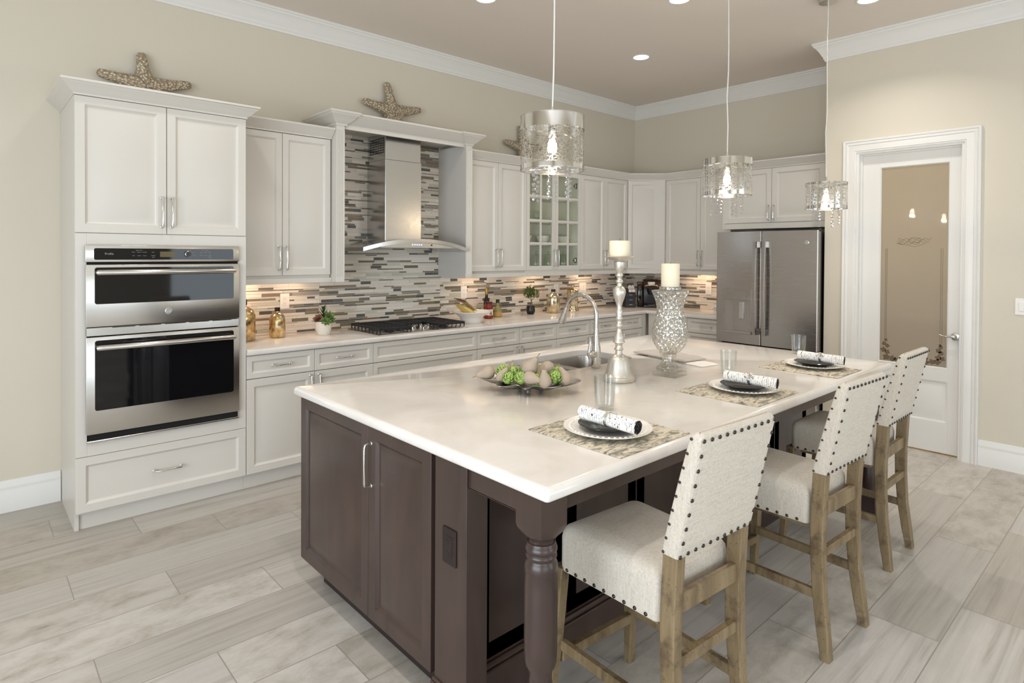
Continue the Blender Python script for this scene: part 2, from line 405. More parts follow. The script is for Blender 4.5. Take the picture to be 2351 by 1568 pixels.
M['arti'] = mat('artichoke_green', lin(150, 176, 92), .55, var=.3, vs=30)
M['stem'] = mat('dry_stem', lin(150, 118, 74), .7, var=.2)
M['succ'] = mat('succulent_green', lin(104, 130, 66), .45, var=.35, vs=14)
M['succd'] = mat('succulent_dark', lin(52, 76, 34), .45, var=.35, vs=14)
M['succr'] = mat('succulent_red', lin(110, 70, 52), .45, var=.3, vs=14)
M['soil'] = mat('potting_soil', lin(40, 32, 26), .95, var=.3)
M['bonsai'] = mat('bonsai_foliage', lin(66, 92, 26), .6, var=.45, vs=40)
M['bark'] = mat('bonsai_trunk', lin(124, 96, 70), .8, var=.3)
M['pot'] = mat('dimpled_white_pot', lin(226, 220, 211), .25, var=.02)
M['cream'] = mat('cream_label', lin(226, 208, 172), .6, var=.06)
M['brownlabel'] = mat('brown_label', lin(140, 96, 64), .6, var=.25, vs=60)
M['pasta'] = mat('pasta', lin(214, 186, 104), .6, var=.25, vs=90, bump=.5, bs=160)
M['pastabag'] = thin_glass('pasta_bag_film', (.97, .96, .92, 1), .5, .08, .15)
M['oil'] = mat('dark_bottle', lin(30, 18, 16), .12, var=.1); M['goldcap'] = mat('gold_foil', lin(176, 142, 62), .35, .8, var=.1)
M['sauce'] = mat('red_sauce', lin(126, 42, 26), .16, var=.15); M['redlid'] = mat('dark_red_lid', lin(74, 24, 20), .3, var=.1)
M['whitelabel'] = mat('white_label', lin(232, 226, 218), .5, var=.03); M['greenlabel'] = mat('green_pepper_label', lin(58, 110, 50), .5, var=.3, vs=50); M['redlabel'] = mat('red_label', lin(186, 60, 50), .5, var=.2)
M['olivebottle'] = mat('olive_dressing_bottle', lin(140, 138, 92), .12, var=.1); M['orangelabel'] = mat('orange_label', lin(196, 150, 84), .5, var=.3, vs=60)
M['copper'] = mat('bronze_coffee_lid', lin(88, 62, 46), .28, .5, var=.08)
M['grey_towel'] = mat('grey_towel', lin(186, 178, 172), .95, var=.12, vs=24, bump=.3, bs=240); M['white_towel'] = mat('white_towel', lin(232, 228, 222), .95, var=.04, bump=.4, bs=220)
M['cord'] = mat('clear_cord', (.78, .76, .72, 1), .25, .3, var=.05)
M['void'] = mat('deep_shadow_gap', lin(10, 8, 8), .9, var=.05)
M['slate'] = mat('espresso_toe_kick', lin(40, 31, 28), .5, var=.1)
M['sash'] = mat('window_sash_white', lin(232, 232, 230), .4, var=.01)

# ------------------------------------------------------------------ room shell
LE, LD, YC, CZ = 5.832, 5.097, -2.563, 3.37          # east wall, pantry wall, nook corner, ceiling height
XW, YS = -3.8, -8.8
struct(MB().box(XW - .2, 7.2, YS - .2, .2, -.12, 0).build('floor', M['floor'], smooth=0))
struct(MB().box(XW - .2, 7.2, YS - .2, .2, CZ, CZ + .12).build('ceiling', M['ceil'], smooth=0))
struct(MB().box(XW - .2, LE + .15, 0, .15, 0, CZ).build('wall_north', M['wall'], smooth=0))
struct(MB().box(LE, LE + .15, YC - .1, 0, 0, CZ).build('wall_east', M['wall'], smooth=0))
DY0, DY1, DZ = -2.812, -3.552, 2.40                   # pantry door opening
b = MB(); b.box(LD, LE, YC - .12, YC, 0, CZ); b.box(LD, LD + .12, DY0, YC - .12, 0, CZ); b.box(LD, LD + .12, YS, DY1, 0, CZ); b.box(LD, LD + .12, DY1, DY0, DZ, CZ)
struct(b.build('wall_pantry', M['wall'], smooth=0))
# pantry closet behind the frosted door
b = MB(); b.box(6.6, 6.7, -4.3, YC - .12, 0, 2.6); b.box(LD + .12, 6.6, -4.4, -4.3, 0, 2.6); b.box(LE + .15, 6.6, YC - .12, YC, 0, 2.6); b.box(LD + .12, 6.7, -4.4, YC, 2.6, 2.68)
struct(b.build('wall_pantry_closet', mat('pantry_paint', lin(214, 200, 168), .8, var=.02), smooth=0))
# west and south walls of the great room, with openings for the daylight
b = MB(); b.box(XW - .12, XW, YS, -7.2, 0, CZ); b.box(XW - .12, XW, -2.6, 0, 0, CZ); b.box(XW - .12, XW, -7.2, -2.6, 2.45, CZ)
struct(b.build('wall_west', M['wall'], smooth=0))
b = MB(); b.box(XW, -2.6, YS - .12, YS, 0, CZ); b.box(.8, 2.3, YS - .12, YS, 0, CZ); b.box(4.9, 5.3, YS - .12, YS, 0, CZ); b.box(-2.6, .8, YS - .12, YS, 2.5, CZ); b.box(2.3, 4.9, YS - .12, YS, 2.5, CZ); b.box(2.3, 4.9, YS - .12, YS, 0, .3)
struct(b.build('wall_south', M['wall'], smooth=0))
def window(name, vertical, a0, a1, z0, z1, w, n):
    b = MB(); t = .05
    bx = (lambda u0, u1, c, d: b.box(w - .05, w + .03, u0, u1, c, d)) if vertical else (lambda u0, u1, c, d: b.box(u0, u1, w - .05, w + .03, c, d))
    bx(a0, a1, z0, z0 + t); bx(a0, a1, z1 - t, z1)
    for k in range(n + 1):
        u = a0 + (a1 - a0) * k / n; bx(u - t / 2 if 0 < k < n else (u if k == 0 else u - t), u + t / 2 if 0 < k < n else (u + t if k == 0 else u), z0, z1)
    struct(b.build(name, M['sash'], smooth=0))
window('window_1', True, -7.2, -2.6, 0, 2.45, XW - .04, 3)
window('window_2', False, -2.6, .8, 0, 2.5, YS - .04, 3)
window('window_3', False, 2.3, 4.9, .3, 2.5, YS - .04, 2)

xyh = lambda a, b_, h: (a, b_, h)
CROWN = [(0, 3.218), (.012, 3.218), (.014, 3.232), (.022, 3.24), (.022, 3.252), (.03, 3.262), (.048, 3.30), (.07, 3.33), (.082, 3.338), (.084, 3.35), (.092, 3.352), (.092, CZ), (0, CZ)]
struct(MB().sweep(CROWN, [(XW, 0), (LE, 0), (LE, YC), (LD, YC), (LD, YS)], xyh).build('trim_1', M['trim'], smooth=40))
BASE = [(0, 0), (.015, 0), (.015, .125), (.012, .132), (.014, .14), (.014, .155), (.008, .166), (.008, .176), (.004, .187), (0, .187)]
struct(MB().sweep(BASE, [(XW, 0), (-.012, 0)], xyh).build('baseboard_north', M['trim'], smooth=40))
struct(MB().sweep(BASE, [(LD, -3.655), (LD, YS)], xyh).build('baseboard_east', M['trim'], smooth=40))
struct(MB().sweep(BASE, [(LD, YC), (LD, -2.71)], xyh).build('baseboard_nook', M['trim'], smooth=40))
# door casing: profile across its width, mitred at the head; in the (-y, z) plane of the wall
CAS = [(0, 0), (0, .012), (.01, .014), (.012, .018), (.045, .02), (.06, .016), (.064, .022), (.075, .024), (.082, .018), (.088, .026), (.098, .028), (.102, .024), (.102, 0)]
struct(MB().sweep(CAS, [(3.552, 0), (3.552, DZ), (2.812, DZ), (2.812, 0)], lambda a, z, h: (LD - h, -a, z)).build('trim_2', M['trim'], smooth=40))
b = MB(); b.box(LD, LD + .12, DY0, DY0 - .018, 0, DZ); b.box(LD, LD + .12, DY1 + .018, DY1, 0, DZ); b.box(LD, LD + .12, DY1 + .018, DY0 - .018, DZ - .018, DZ)
b.box(LD + .045, LD + .062, DY0 - .018, DY0 - .03, 0, DZ - .018); b.box(LD + .045, LD + .062, DY1 + .03, DY1 + .018, 0, DZ - .018); b.box(LD + .045, LD + .062, DY1 + .03, DY0 - .03, DZ - .03, DZ - .018)
struct(b.build('trim_3', M['trim'], smooth=0))

# pantry door
FD = Fr((LD + .064, 0, 0), (0, -1, 0), (-1, 0, 0)); u0, u1 = 2.834, 3.53; g0, g1, gz0, gz1 = 2.965, 3.452, .662, 2.272
d = MB(); d.fbox(FD, u0, g0, .012, DZ - .022, -.035, 0, .001); d.fbox(FD, g1, u1, .012, DZ - .022, -.035, 0, .001); d.fbox(FD, g0, g1, gz1, DZ - .022, -.035, 0); d.fbox(FD, g0, g1, .57, gz0, -.035, 0); d.fbox(FD, g0, g1, .012, .24, -.035, 0)
d.rings(FD, g0, g1, .24, .57, [(0, -.035), (0, 0), (.006, -.001), (.018, -.012), (.03, -.012), (.055, -.004)])
d.sweep([(0, -.0), (.006, .001), (.014, -.010), (.0, -.012)], [(g0, gz0), (g0, gz1), (g1, gz1), (g1, gz0), (g0, gz0)], lambda a, z, h: tuple(FD.p(a, z, h)))
door = struct(d.build('door_1', M['trim'], smooth=35)); tag(door, 'white pantry door with a tall frosted glass pane and one lower panel', 'door')
MB().fbox(FD, g0, g1, gz0, gz1, -.020, -.014).build('glass_pane', M['frost'], door, smooth=0)
def ivy(b, cy, cz, s, rot):
    pts = []
    for k in range(40):
        a = 2 * PI * k / 40; r = s * (.62 + .38 * abs(math.cos(2.5 * a)) ** .8) * (1 - .25 * math.cos(a + PI))
        pts.append((cy + r * math.cos(a + rot), cz + r * math.sin(a + rot)))
    b.prism(pts, lambda p: FD.p(p[0], p[1], -.0138), lambda p: FD.p(p[0], p[1], -.0132))
b = MB()
for cy, cz, s, r in ((3.02, .845, .014, 1), (3.012, .812, .018, 2), (3.03, .80, .017, 0), (3.01, .765, .022, 3), (3.03, .745, .02, 1), (3.03, .71, .026, 4), (3.065, .70, .024, 0), (3.1, .69, .02, 2),
                    (3.395, .845, .012, 0), (3.402, .825, .016, 2), (3.385, .795, .02, 1), (3.405, .785, .018, 4), (3.39, .745, .022, 3), (3.41, .735, .018, 1), (3.375, .712, .024, 0), (3.345, .704, .022, 2), (3.31, .70, .02, 3)): ivy(b, cy, cz, s, r)
b.build('etched_ivy', M['leafbronze'], door, smooth=0)
b = MB()
for u in (3.012, 3.022, 3.393, 3.405): b.fbox(FD, u, u + .0032, .86, 1.60, -.0138, -.0132)
b.build('etched_border_line', M['linebronze'], door, smooth=0)
b = MB()
def scribble(pts): b.tube([FD.p(a, z, -.0135) for a, z in pts], .0012, 5)
for j in range(4):
    scribble([(3.10 + .012 * k + .004 * math.sin(k * 2.1 + j), 1.675 - j * .013 + .007 * math.sin(k * 1.7 + j * 2)) for k in range(int(20 - j * 2))])
scribble([(3.215 + .042 * math.cos(t * .4), 1.665 + .02 * math.sin(t * .4)) for t in range(17)]); scribble([(3.10, 1.64), (3.22, 1.612), (3.27, 1.63), (3.32, 1.66)]); scribble([(3.10, 1.66), (3.09, 1.64), (3.13, 1.63)])
b.build('etched_sketch', M['linebronze'], door, smooth=0)
b = MB(); b.lathe([(.026, 0), (.03, .003), (.028, .01), (.012, .014), (.011, .04)], FD.p(3.497, .923, 0), 24, ax=FD.N)
b.tube([FD.p(3.497, .923, .04), FD.p(3.475, .925, .043), FD.p(3.44, .922, .04), FD.p(3.395, .931, .036)], [.011, .009, .007, .005], 10); b.build('door_lever', M['nickel'], door)
pl = bpy.data.lights.new('pantry_lamp', 'AREA'); pl.shape = 'DISK'; pl.size = .16; pl.energy = 34; pl.color = (1, .78, .40); po = link(bpy.data.objects.new('pantry_lamp', pl)); po.location = (5.62, -3.2, 2.57)
b = MB(); b.lathe([(.11, 0), (.11, .02), (.09, .02), (.085, .0)], (5.75, -3.2, 2.578), 24); t = thing('closet_downlight', 'round ceiling light glowing at the top of the frosted pantry door', 'light', (5.75, -3.2, 2.58)); b.build('rim', M['trim'], t)

# ------------------------------------------------------------------ backsplash mosaic
def backsplash():
    bm = bmesh.new(); tint = bm.loops.layers.float_color.new('tint')
    rnd = random.Random(11)
    WH = [lin(232, 222, 210), lin(238, 229, 219), lin(226, 214, 200), lin(233, 226, 214)]; PALE = [lin(206, 204, 190), lin(212, 211, 198), lin(198, 196, 180)]
    SL = [lin(88, 88, 86), lin(96, 97, 95), lin(80, 79, 76)]; OL = [lin(122, 113, 92), lin(134, 124, 102), lin(112, 102, 82)]; TA = [lin(150, 136, 124), lin(158, 150, 146), lin(136, 112, 94)]
    def quadbox(F, a0, a1, v0, v1, h, col):
        e = .0006; P = [F.p(a0, v0, 0), F.p(a1, v0, 0), F.p(a1, v1, 0), F.p(a0, v1, 0), F.p(a0 + e, v0 + e, h), F.p(a1 - e, v0 + e, h), F.p(a1 - e, v1 - e, h), F.p(a0 + e, v1 - e, h)]
        V = [bm.verts.new(p) for p in P]
        for q in ((4, 5, 6, 7), (0, 1, 5, 4), (1, 2, 6, 5), (2, 3, 7, 6), (3, 0, 4, 7)):
            f = bm.faces.new([V[i] for i in q]); f.material_index = 0
            for l in f.loops: l[tint] = col
    rows = []; z = .916; cyc = [.017, .0265, .012, .017, .0105, .0265, .017, .0085, .019, .0265, .012, .010]
    i = 0
    while z < 2.515: h = cyc[i % len(cyc)]; rows.append((z, h, i)); z += h; i += 1
    def run(F, a0, a1, zmax, fn=None):
        for z, h, ri in rows:
            if z + h > zmax + .012: break
            x = a0 - rnd.random() * .3; lastdark = False
            while x < a1:
                big = h > .02
                if big: kind = rnd.choices('wsopt', (5.2, 2.6, 1.5, 1.2, .7))[0]
                elif h > .014: kind = rnd.choices('wsopt', (4.2, 1.9, 2.6, 1.6, .8))[0]
                else: kind = rnd.choices('wsopt', (4.6, 1.5, 2.2, 1.6, .9))[0]
                if kind == 's': w = rnd.uniform(.075, .105) if big else rnd.uniform(.06, .16)
                elif kind == 'o': w = rnd.uniform(.09, .2)
                elif kind == 'w': w = rnd.uniform(.12, .3)
                else: w = rnd.uniform(.1, .24)
                c = rnd.choice({'w': WH, 's': SL, 'o': OL, 'p': PALE, 't': TA}[kind])
                xa, xb = max(x, a0), min(x + w, a1)
                if xb - xa > .006: quadbox(F, xa + .0009, xb - .0009, z + .0009, z + h - .0009, .006, c)
                x += w
    FN = Fr((0, -.004, 0), (1, 0, 0), (0, -1, 0)); FE = Fr((LE - .004, 0, 0), (0, -1, 0), (-1, 0, 0))
    run(FN, .888, 1.66, 1.36); run(FN, 1.66, 2.84, 2.51); run(FN, 2.84, 5.826, 1.36); run(FE, .006, 1.62, 1.36)
    def gbox(x0, x1, y0, y1, z0, z1):
        V = [bm.verts.new(p) for p in ((x0, y0, z0), (x1, y0, z0), (x1, y1, z0), (x0, y1, z0), (x0, y0, z1), (x1, y0, z1), (x1, y1, z1), (x0, y1, z1))]
        for q in ((0, 3, 2, 1), (4, 5, 6, 7), (0, 1, 5, 4), (1, 2, 6, 5), (2, 3, 7, 6), (3, 0, 4, 7)): bm.faces.new([V[i] for i in q]).material_index = 1
    gbox(.888, LE - .001, -.0075, -.0005, .9145, 1.372); gbox(1.66, 2.84, -.0075, -.0005, 1.372, 2.51); gbox(LE - .0075, LE - .0005, -1.62, -.008, .9145, 1.372)
    me = bpy.data.meshes.new('backsplash'); bm.to_mesh(me); bm.free(); me.materials.append(M['mosaic']); me.materials.append(M['grout'])
    o = link(bpy.data.objects.new('wall_north_tile', me)); struct(o)
backsplash()

# ------------------------------------------------------------------ cabinetry
GAP = .0016
def pull(F, u, v, ln, vertical, parent, m=None):
    b = MB(); a = .5 * ln; so = .03
    P = (lambda t, n: F.p(u, v + t, n)) if vertical else (lambda t, n: F.p(u + t, v, n))
    pts = [P(-a, 0), P(-a, so * .6), P(-a + .004, so * .92), P(-a + .014, so), P(0, so + .001), P(a - .014, so), P(a - .004, so * .92), P(a, so * .6), P(a, 0)]
    b.tube(pts, [.006, .0055, .0055, .0055, .0042, .0055, .0055, .0055, .006], 10)
    for t in (-a, a): b.lathe([(.0085, 0), (.0085, .002), (.006, .004)], P(t, 0), 12, ax=F.N)
    return b.build('handle', m or M['chrome'], parent)
def door_panel(F, u0, u1, v0, v1, parent, m, name='door', stile=.05, raised=True, h=None):
    b = MB(); s = stile
    pr = [(0, -.02), (0, -.002), (.002, 0), (s - .003, 0), (s + .004, -.008), (s + .011, -.0115)]
    pr += [(s + .016, -.0115), (s + .046, -.001)] if raised else []
    b.rings(F, u0 + GAP, u1 - GAP, v0 + GAP, v1 - GAP, pr)
    o = b.build(name, m, parent, smooth=25)
    if h: pull(F, h[0], h[1], h[2], h[3] == 'v', o)
    return o
def drawer_front(F, u0, u1, v0, v1, parent, m, handle=True, stile=.036, h=.115):
    return door_panel(F, u0, u1, v0, v1, parent, m, 'drawer', stile, False, ((u0 + u1) / 2, (v0 + v1) / 2, h, 'h') if handle else None)
FB = Fr((0, -.6235, 0), (1, 0, 0), (0, -1, 0))          # base and tall fronts on the north wall
FU = Fr((0, -.352, 0), (1, 0, 0), (0, -1, 0))           # wall cabinet fronts on the north wall
FEU = Fr((5.545, 0, 0), (0, -1, 0), (-1, 0, 0)); FEB = Fr((5.22, 0, 0), (0, -1, 0), (-1, 0, 0)); FOF = Fr((5.37, 0, 0), (0, -1, 0), (-1, 0, 0))
CORN = [(0, 2.388), (.004, 2.388), (.006, 2.398), (.014, 2.404), (.03, 2.418), (.048, 2.438), (.06, 2.446), (.062, 2.45), (.066, 2.452), (.066, 2.464), (0, 2.464)]
cab, TX, TW = M['cab'], -.008, .888

# tall oven cabinet
t = thing('oven_cabinet', 'tall white cabinet at the left end housing the steel wall oven', 'cabinet', (.44, -.3, 0))
b = MB(); b.box(TX, TX + .02, -.575, -.001, 0, 2.39); b.box(TX, TX + .02, -.603, -.575, .095, 2.39); b.box(TW - .02, TW, -.603, -.001, .095, 2.39)
b.box(TX + .02, TW - .02, -.02, -.001, .1, 2.39); b.box(TX + .02, TW - .02, -.603, -.021, 2.37, 2.39); b.box(TX + .02, TW - .02, -.603, -.021, .095, .115); b.box(TX + .02, TW - .02, -.603, -.021, 1.63, 1.65); b.box(TX + .02, TW - .02, -.603, -.021, .41, .43)
b.build('carcass', cab, t, smooth=0)
b = MB(); b.fbox(FB, TX + GAP, .045, .4145, 1.6395, -.02, 0, .001); b.fbox(FB, .835, TW - GAP, .4145, 1.6395, -.02, 0, .001); b.fbox(FB, .045, .835, 1.572, 1.6395, -.02, 0); b.fbox(FB, .045, .835, .4145, .492, -.02, 0); b.build('face_frame', cab, t, smooth=0)
door_panel(FB, TX, .436, 1.641, 2.388, t, cab, h=(.411, 1.771, .168, 'v'), stile=.048); door_panel(FB, .436, TW, 1.641, 2.388, t, cab, h=(.462, 1.771, .168, 'v'), stile=.048)
drawer_front(FB, TX, TW, .105, .413, t, cab, stile=.048, h=.142)
MB().box(TX + .02, TW, -.562, -.54, 0, .095).build('toe_kick', cab, t, smooth=0)
b = MB(); b.sweep(CORN, [(TX, -.001), (TX, -.6235), (TW, -.6235), (TW, -.001)], xyh); b.box(TX, TW, -.6235, -.001, 2.45, 2.4635); b.build('crown_moulding', cab, t, smooth=40)

# wall cabinet left of the hood
def uppers(name, label, F, spans, v0=1.374, v1=2.387, depth=.33, extra=(0, 0)):
    c = F.p((spans[0][0] + spans[-1][1]) / 2, v0, -depth / 2)
    t = thing(name, label, 'cabinet', tuple(c)); a0, a1 = spans[0][0] - extra[0], spans[-1][1] + extra[1]
    b = MB(); b.fbox(F, a0, a1, v0 - .02, v1 + .002, -depth + .002, -.0205); b.build('carcass', cab, t, smooth=0)
    n = len(spans)
    for i, (u0, u1) in enumerate(spans):
        hu = u1 - .026 if (i % 2 == 0 and n > 1) else u0 + .026
        door_panel(F, u0, u1, v0, v1, t, cab, h=(hu, 1.497, .165, 'v') if v0 < 1.5 else (hu, 1.955, .135, 'v'), stile=.045 if n > 1 else .048)
    return t
t = uppers('wall_cabinet', 'white two-door wall cabinet between the oven cabinet and the hood surround', FU, [(.89, 1.2275), (1.2275, 1.592)])
MB().fbox(FU, .89, 1.60, 1.317, 1.354, -.02, -.001, .002).build('light_rail', cab, t, smooth=0)
b = MB(); b.sweep(CORN, [(.889, -.352), (1.598, -.352)], xyh); b.box(.889, 1.598, -.352, -.001, 2.45, 2.4635); b.build('crown_moulding', cab, t, smooth=40)

# hood surround with fluted pilasters
HX0, HI0, HI1, HX1, HF = 1.601, 1.668, 2.817, 2.888, -.425
t = thing('hood_surround', 'white fluted surround framing the steel range hood above the cooktop', 'hood surround', (2.25, -.2, 1.32))
b = MB(); b.box(HX0, HI0, HF + .02, -.0085, 1.32, 2.49); b.box(HI1, HX1, HF + .02, -.0085, 1.32, 2.49); b.box(HI0, HI1, HF + .04, -.0085, 2.512, 2.53); b.box(HI0, HI1, HF + .02, HF + .04, 2.47, 2.53); b.build('carcass', cab, t, smooth=0)
for x0, x1 in ((HX0, HI0), (HI1, HX1)):
    b = MB(); pts = [(x0, HF + .02), (x0, HF)]; w = x1 - x0; n = 4; m_ = .009
    for k in range(n):
        a = x0 + m_ + (w - 2 * m_) * k / n; e = x0 + m_ + (w - 2 * m_) * (k + 1) / n
        pts += [(a + .0015, HF), (a + .004, HF + .004), ((a + e) / 2, HF + .0055), (e - .004, HF + .004), (e - .0015, HF)]
    pts += [(x1, HF), (x1, HF + .02)]
    b.prism(pts, lambda p: (p[0], p[1], 1.36), lambda p: (p[0], p[1], 2.45)); b.box(x0, x1, HF, HF + .02, 1.32, 1.36, .0015); b.box(x0, x1, HF, HF + .02, 2.45, 2.49, .0015); b.build('pilaster', cab, t, smooth=30)
HC = [(0, 2.488), (.006, 2.488), (.008, 2.502), (.018, 2.508), (.036, 2.524), (.06, 2.552), (.076, 2.562), (.078, 2.568), (.084, 2.57), (.084, 2.585), (0, 2.585)]
b = MB(); b.sweep(HC, [(HX0, -.001), (HX0, HF), (HI0 + .01, HF), (HI0 + .01, HF + .026), (HI1 - .01, HF + .026), (HI1 - .01, HF), (HX1, HF), (HX1, -.001)], xyh); b.box(HX0, HX1, HF + .02, -.001, 2.571, 2.584); b.build('crown_moulding', cab, t, smooth=40)

# range hood
t = thing('range_hood', 'stainless steel chimney range hood with a curved canopy over the cooktop', 'range hood', (2.255, -.25, 1.58))
b = MB(); b.box(2.084, 2.43, -.305, -.009, 1.63, 2.3, .002); b.build('chimney', M['steelh'], t, smooth=0)
b = MB(); b.box(2.088, 2.426, -.301, -.009, 2.3, 2.511, .002); sl = b.build('chimney_sleeve', M['steelh'], t, smooth=0)
b = MB()
for r in range(7):
    for c_ in range(9): b.box(2.0868, 2.0881, -.275 + c_ * .027, -.275 + c_ * .027 + .015, 2.355 + r * .019, 2.355 + r * .019 + .012)
b.build('vent_grille', M['void'], sl, smooth=0)
b = MB(); nx = 32; top = []; 
zc = lambda x: 1.656 - .074 * ((x - 2.29) / .50) ** 2
def yf(x): return -.515 + .03 * ((x - 2.29) / .5) ** 2
pl_ = [(1.79 + 1.0 * k / nx) for k in range(nx + 1)]
rows_ = [[b.bm.verts.new((x, y, zc(x) - dz)) for y, dz in ((-.012, 0), (yf(x), 0), (yf(x), .03), (-.012, .03))] for x in pl_]
for A, B in zip(rows_, rows_[1:]):
    for k in range(4): b.face([A[k], A[(k + 1) % 4], B[(k + 1) % 4], B[k]])
b.face(rows_[0]); b.face(rows_[-1][::-1]); b.build('canopy', M['steelh'], t, smooth=40)
b = MB(); b.prism([(1.93, 1.582), (2.65, 1.582)] + [(x, zc(x) - .029) for x in (2.62, 2.5, 2.4, 2.29, 2.18, 2.08, 1.96)], lambda p: (p[0], -.488, p[1]), lambda p: (p[0], -.03, p[1])); body = b.build('fan_body', M['steelh'], t, smooth=25)
b = MB()
for k in range(5): b.box(2.222 + k * .021, 2.232 + k * .021, -.4896, -.4875, 1.603, 1.611)
b.build('control_light', M['led'], body, smooth=0)
b = MB(); b.lathe([(.007, 0), (.007, .003)], (2.41, -.488, 1.605), 12, ax=(0, -1, 0)); b.build('sensor', M['black'], body)

# wall cabinets right of the hood, the glazed one between two pairs
t = uppers('wall_cabinet', 'white two-door wall cabinet between the hood surround and the glass-door cabinet', FU, [(2.905, 3.2573), (3.2573, 3.6236)], extra=(.012, 0))
MB().fbox(FU, 2.9, 3.6236, 1.317, 1.354, -.02, -.001, .002).build('light_rail', cab, t, smooth=0)
t = thing('glass_door_cabinet', 'white wall cabinet with two gridded glass doors showing bowls and jars', 'cabinet', (4.02, -.17, 1.374)); x0, x1, xm = 3.6236, 4.4248, 4.03
b = MB(); b.box(x0 + .001, x0 + .02, -.3315, -.002, 1.354, 2.389); b.box(x1 - .02, x1 - .001, -.3315, -.002, 1.354, 2.389); b.box(x0 + .02, x1 - .02, -.02, -.002, 1.354, 2.389); b.box(x0 + .02, x1 - .02, -.3315, -.02, 1.354, 1.40); b.box(x0 + .02, x1 - .02, -.3315, -.02, 2.35, 2.389); b.build('carcass', M['cabin'], t, smooth=0)
for z in (1.642, 1.872, 2.112): MB().box(x0 + .021, x1 - .021, -.30, -.021, z - .018, z).build('shelf', M['cabin'], t, smooth=0)
for (a0, a1, ga, gb, hu) in ((x0, xm, 3.667, 3.982, 4.006), (xm, x1, 4.073, 4.38, 4.056)):
    b = MB(); v0, v1, gv0, gv1 = 1.374, 2.387, 1.419, 2.337
    b.fbox(FU, a0 + GAP, ga, v0 + GAP, v1 - GAP, -.02, 0, .001); b.fbox(FU, gb, a1 - GAP, v0 + GAP, v1 - GAP, -.02, 0, .001); b.fbox(FU, ga, gb, v0 + GAP, gv0, -.02, 0); b.fbox(FU, ga, gb, gv1, v1 - GAP, -.02, 0)
    mu = (ga + gb) / 2; b.fbox(FU, mu - .012, mu + .012, gv0, gv1, -.016, -.003, .002)
    for zz in (1.642, 1.87, 2.111): b.fbox(FU, ga, gb, zz - .012, zz + .012, -.016, -.0031, .002)
    dr = b.build('glass_door', cab, t, smooth=0); pull(FU, hu, 1.497, .165, True, dr)
    MB().fbox(FU, ga, gb, gv0, gv1, -.0125, -.0095).build('pane', M['pane'], dr, smooth=0)
for z in (1.47, 2.26): b = MB(); b.box(x1 - .07, x1 - .021, -.312, -.300, z - .012, z + .012); b.box(x1 - .045, x1 - .021, -.318, -.294, z - .028, z + .028); b.build('hinge', M['chrome'], t, smooth=0)
MB().fbox(FU, x0, x1, 1.317, 1.354, -.02, -.001, .002).build('light_rail', cab, t, smooth=0)
t = uppers('wall_cabinet', 'white two-door wall cabinet between the glass-door cabinet and the angled corner', FU, [(4.4248, 4.8211), (4.8211, 5.232)])
MB().fbox(FU, 4.4248, 5.236, 1.317, 1.354, -.02, -.001, .002).build('light_rail', cab, t, smooth=0)
dx, dy = 5.545 - 5.234, -.656 + .352; dl = math.hypot(dx, dy); FDG = Fr((5.234, -.352, 0), (dx, dy, 0), (dy, -dx, 0))
t = thing('corner_wall_cabinet', 'white angled corner wall cabinet with one raised-panel door', 'cabinet', (5.55, -.3, 1.374))
b = MB(); b.prism([(5.237, -.001), (5.237, -.332), (5.251, -.342), (5.531, -.651), (5.545, -.655), (LE - .001, -.655), (LE - .001, -.001)], lambda p: (p[0], p[1], 1.354), lambda p: (p[0], p[1], 2.389)); b.build('carcass', cab, t, smooth=0)
door_panel(FDG, .002, dl - .002, 1.374, 2.387, t, cab, stile=.048)
MB().fbox(FDG, 0, dl, 1.317, 1.354, -.018, -.001, .002).build('light_rail', cab, t, smooth=0)
t = uppers('wall_cabinet', 'white two-door wall cabinet between the angled corner and the refrigerator', FEU, [(.658, 1.099), (1.099, 1.455)], depth=.286)
MB().fbox(FEU, .656, 1.456, 1.317, 1.354, -.02, -.001, .002).build('light_rail', cab, t, smooth=0)
t = thing('refrigerator_cabinet', 'white two-door cabinet bridging over the steel refrigerator', 'cabinet', (5.6, -2.0, 1.8))
b = MB(); b.box(5.391, LE - .001, -2.5625, -1.472, 1.80, 2.389); b.box(5.371, LE - .009, -1.48, -1.458, 1.80, 2.389); b.build('carcass', cab, t, smooth=0)
MB().fbox(FOF, 1.48, 2.562, 1.80, 1.855, -.02, -.006).build('bottom_rail', cab, t, smooth=0)
door_panel(FOF, 1.475, 1.967, 1.857, 2.387, t, cab, h=(1.94, 1.955, .14, 'v')); door_panel(FOF, 1.967, 2.462, 1.857, 2.387, t, cab, h=(1.994, 1.955, .14, 'v'))
MB().fbox(FOF, 2.462 + GAP, 2.562, 1.857, 2.387, -.02, 0).build('filler', cab, t, smooth=0)
t = tag(MB().sweep(CORN, [(2.889, -.352), (5.234, -.352), (5.545, -.656), (5.545, -1.458), (5.37, -1.458), (5.37, -2.562)], xyh).build('cabinet_cornice', cab, smooth=40), 'white crown moulding running along the tops of the wall cabinets right of the hood', 'moulding')

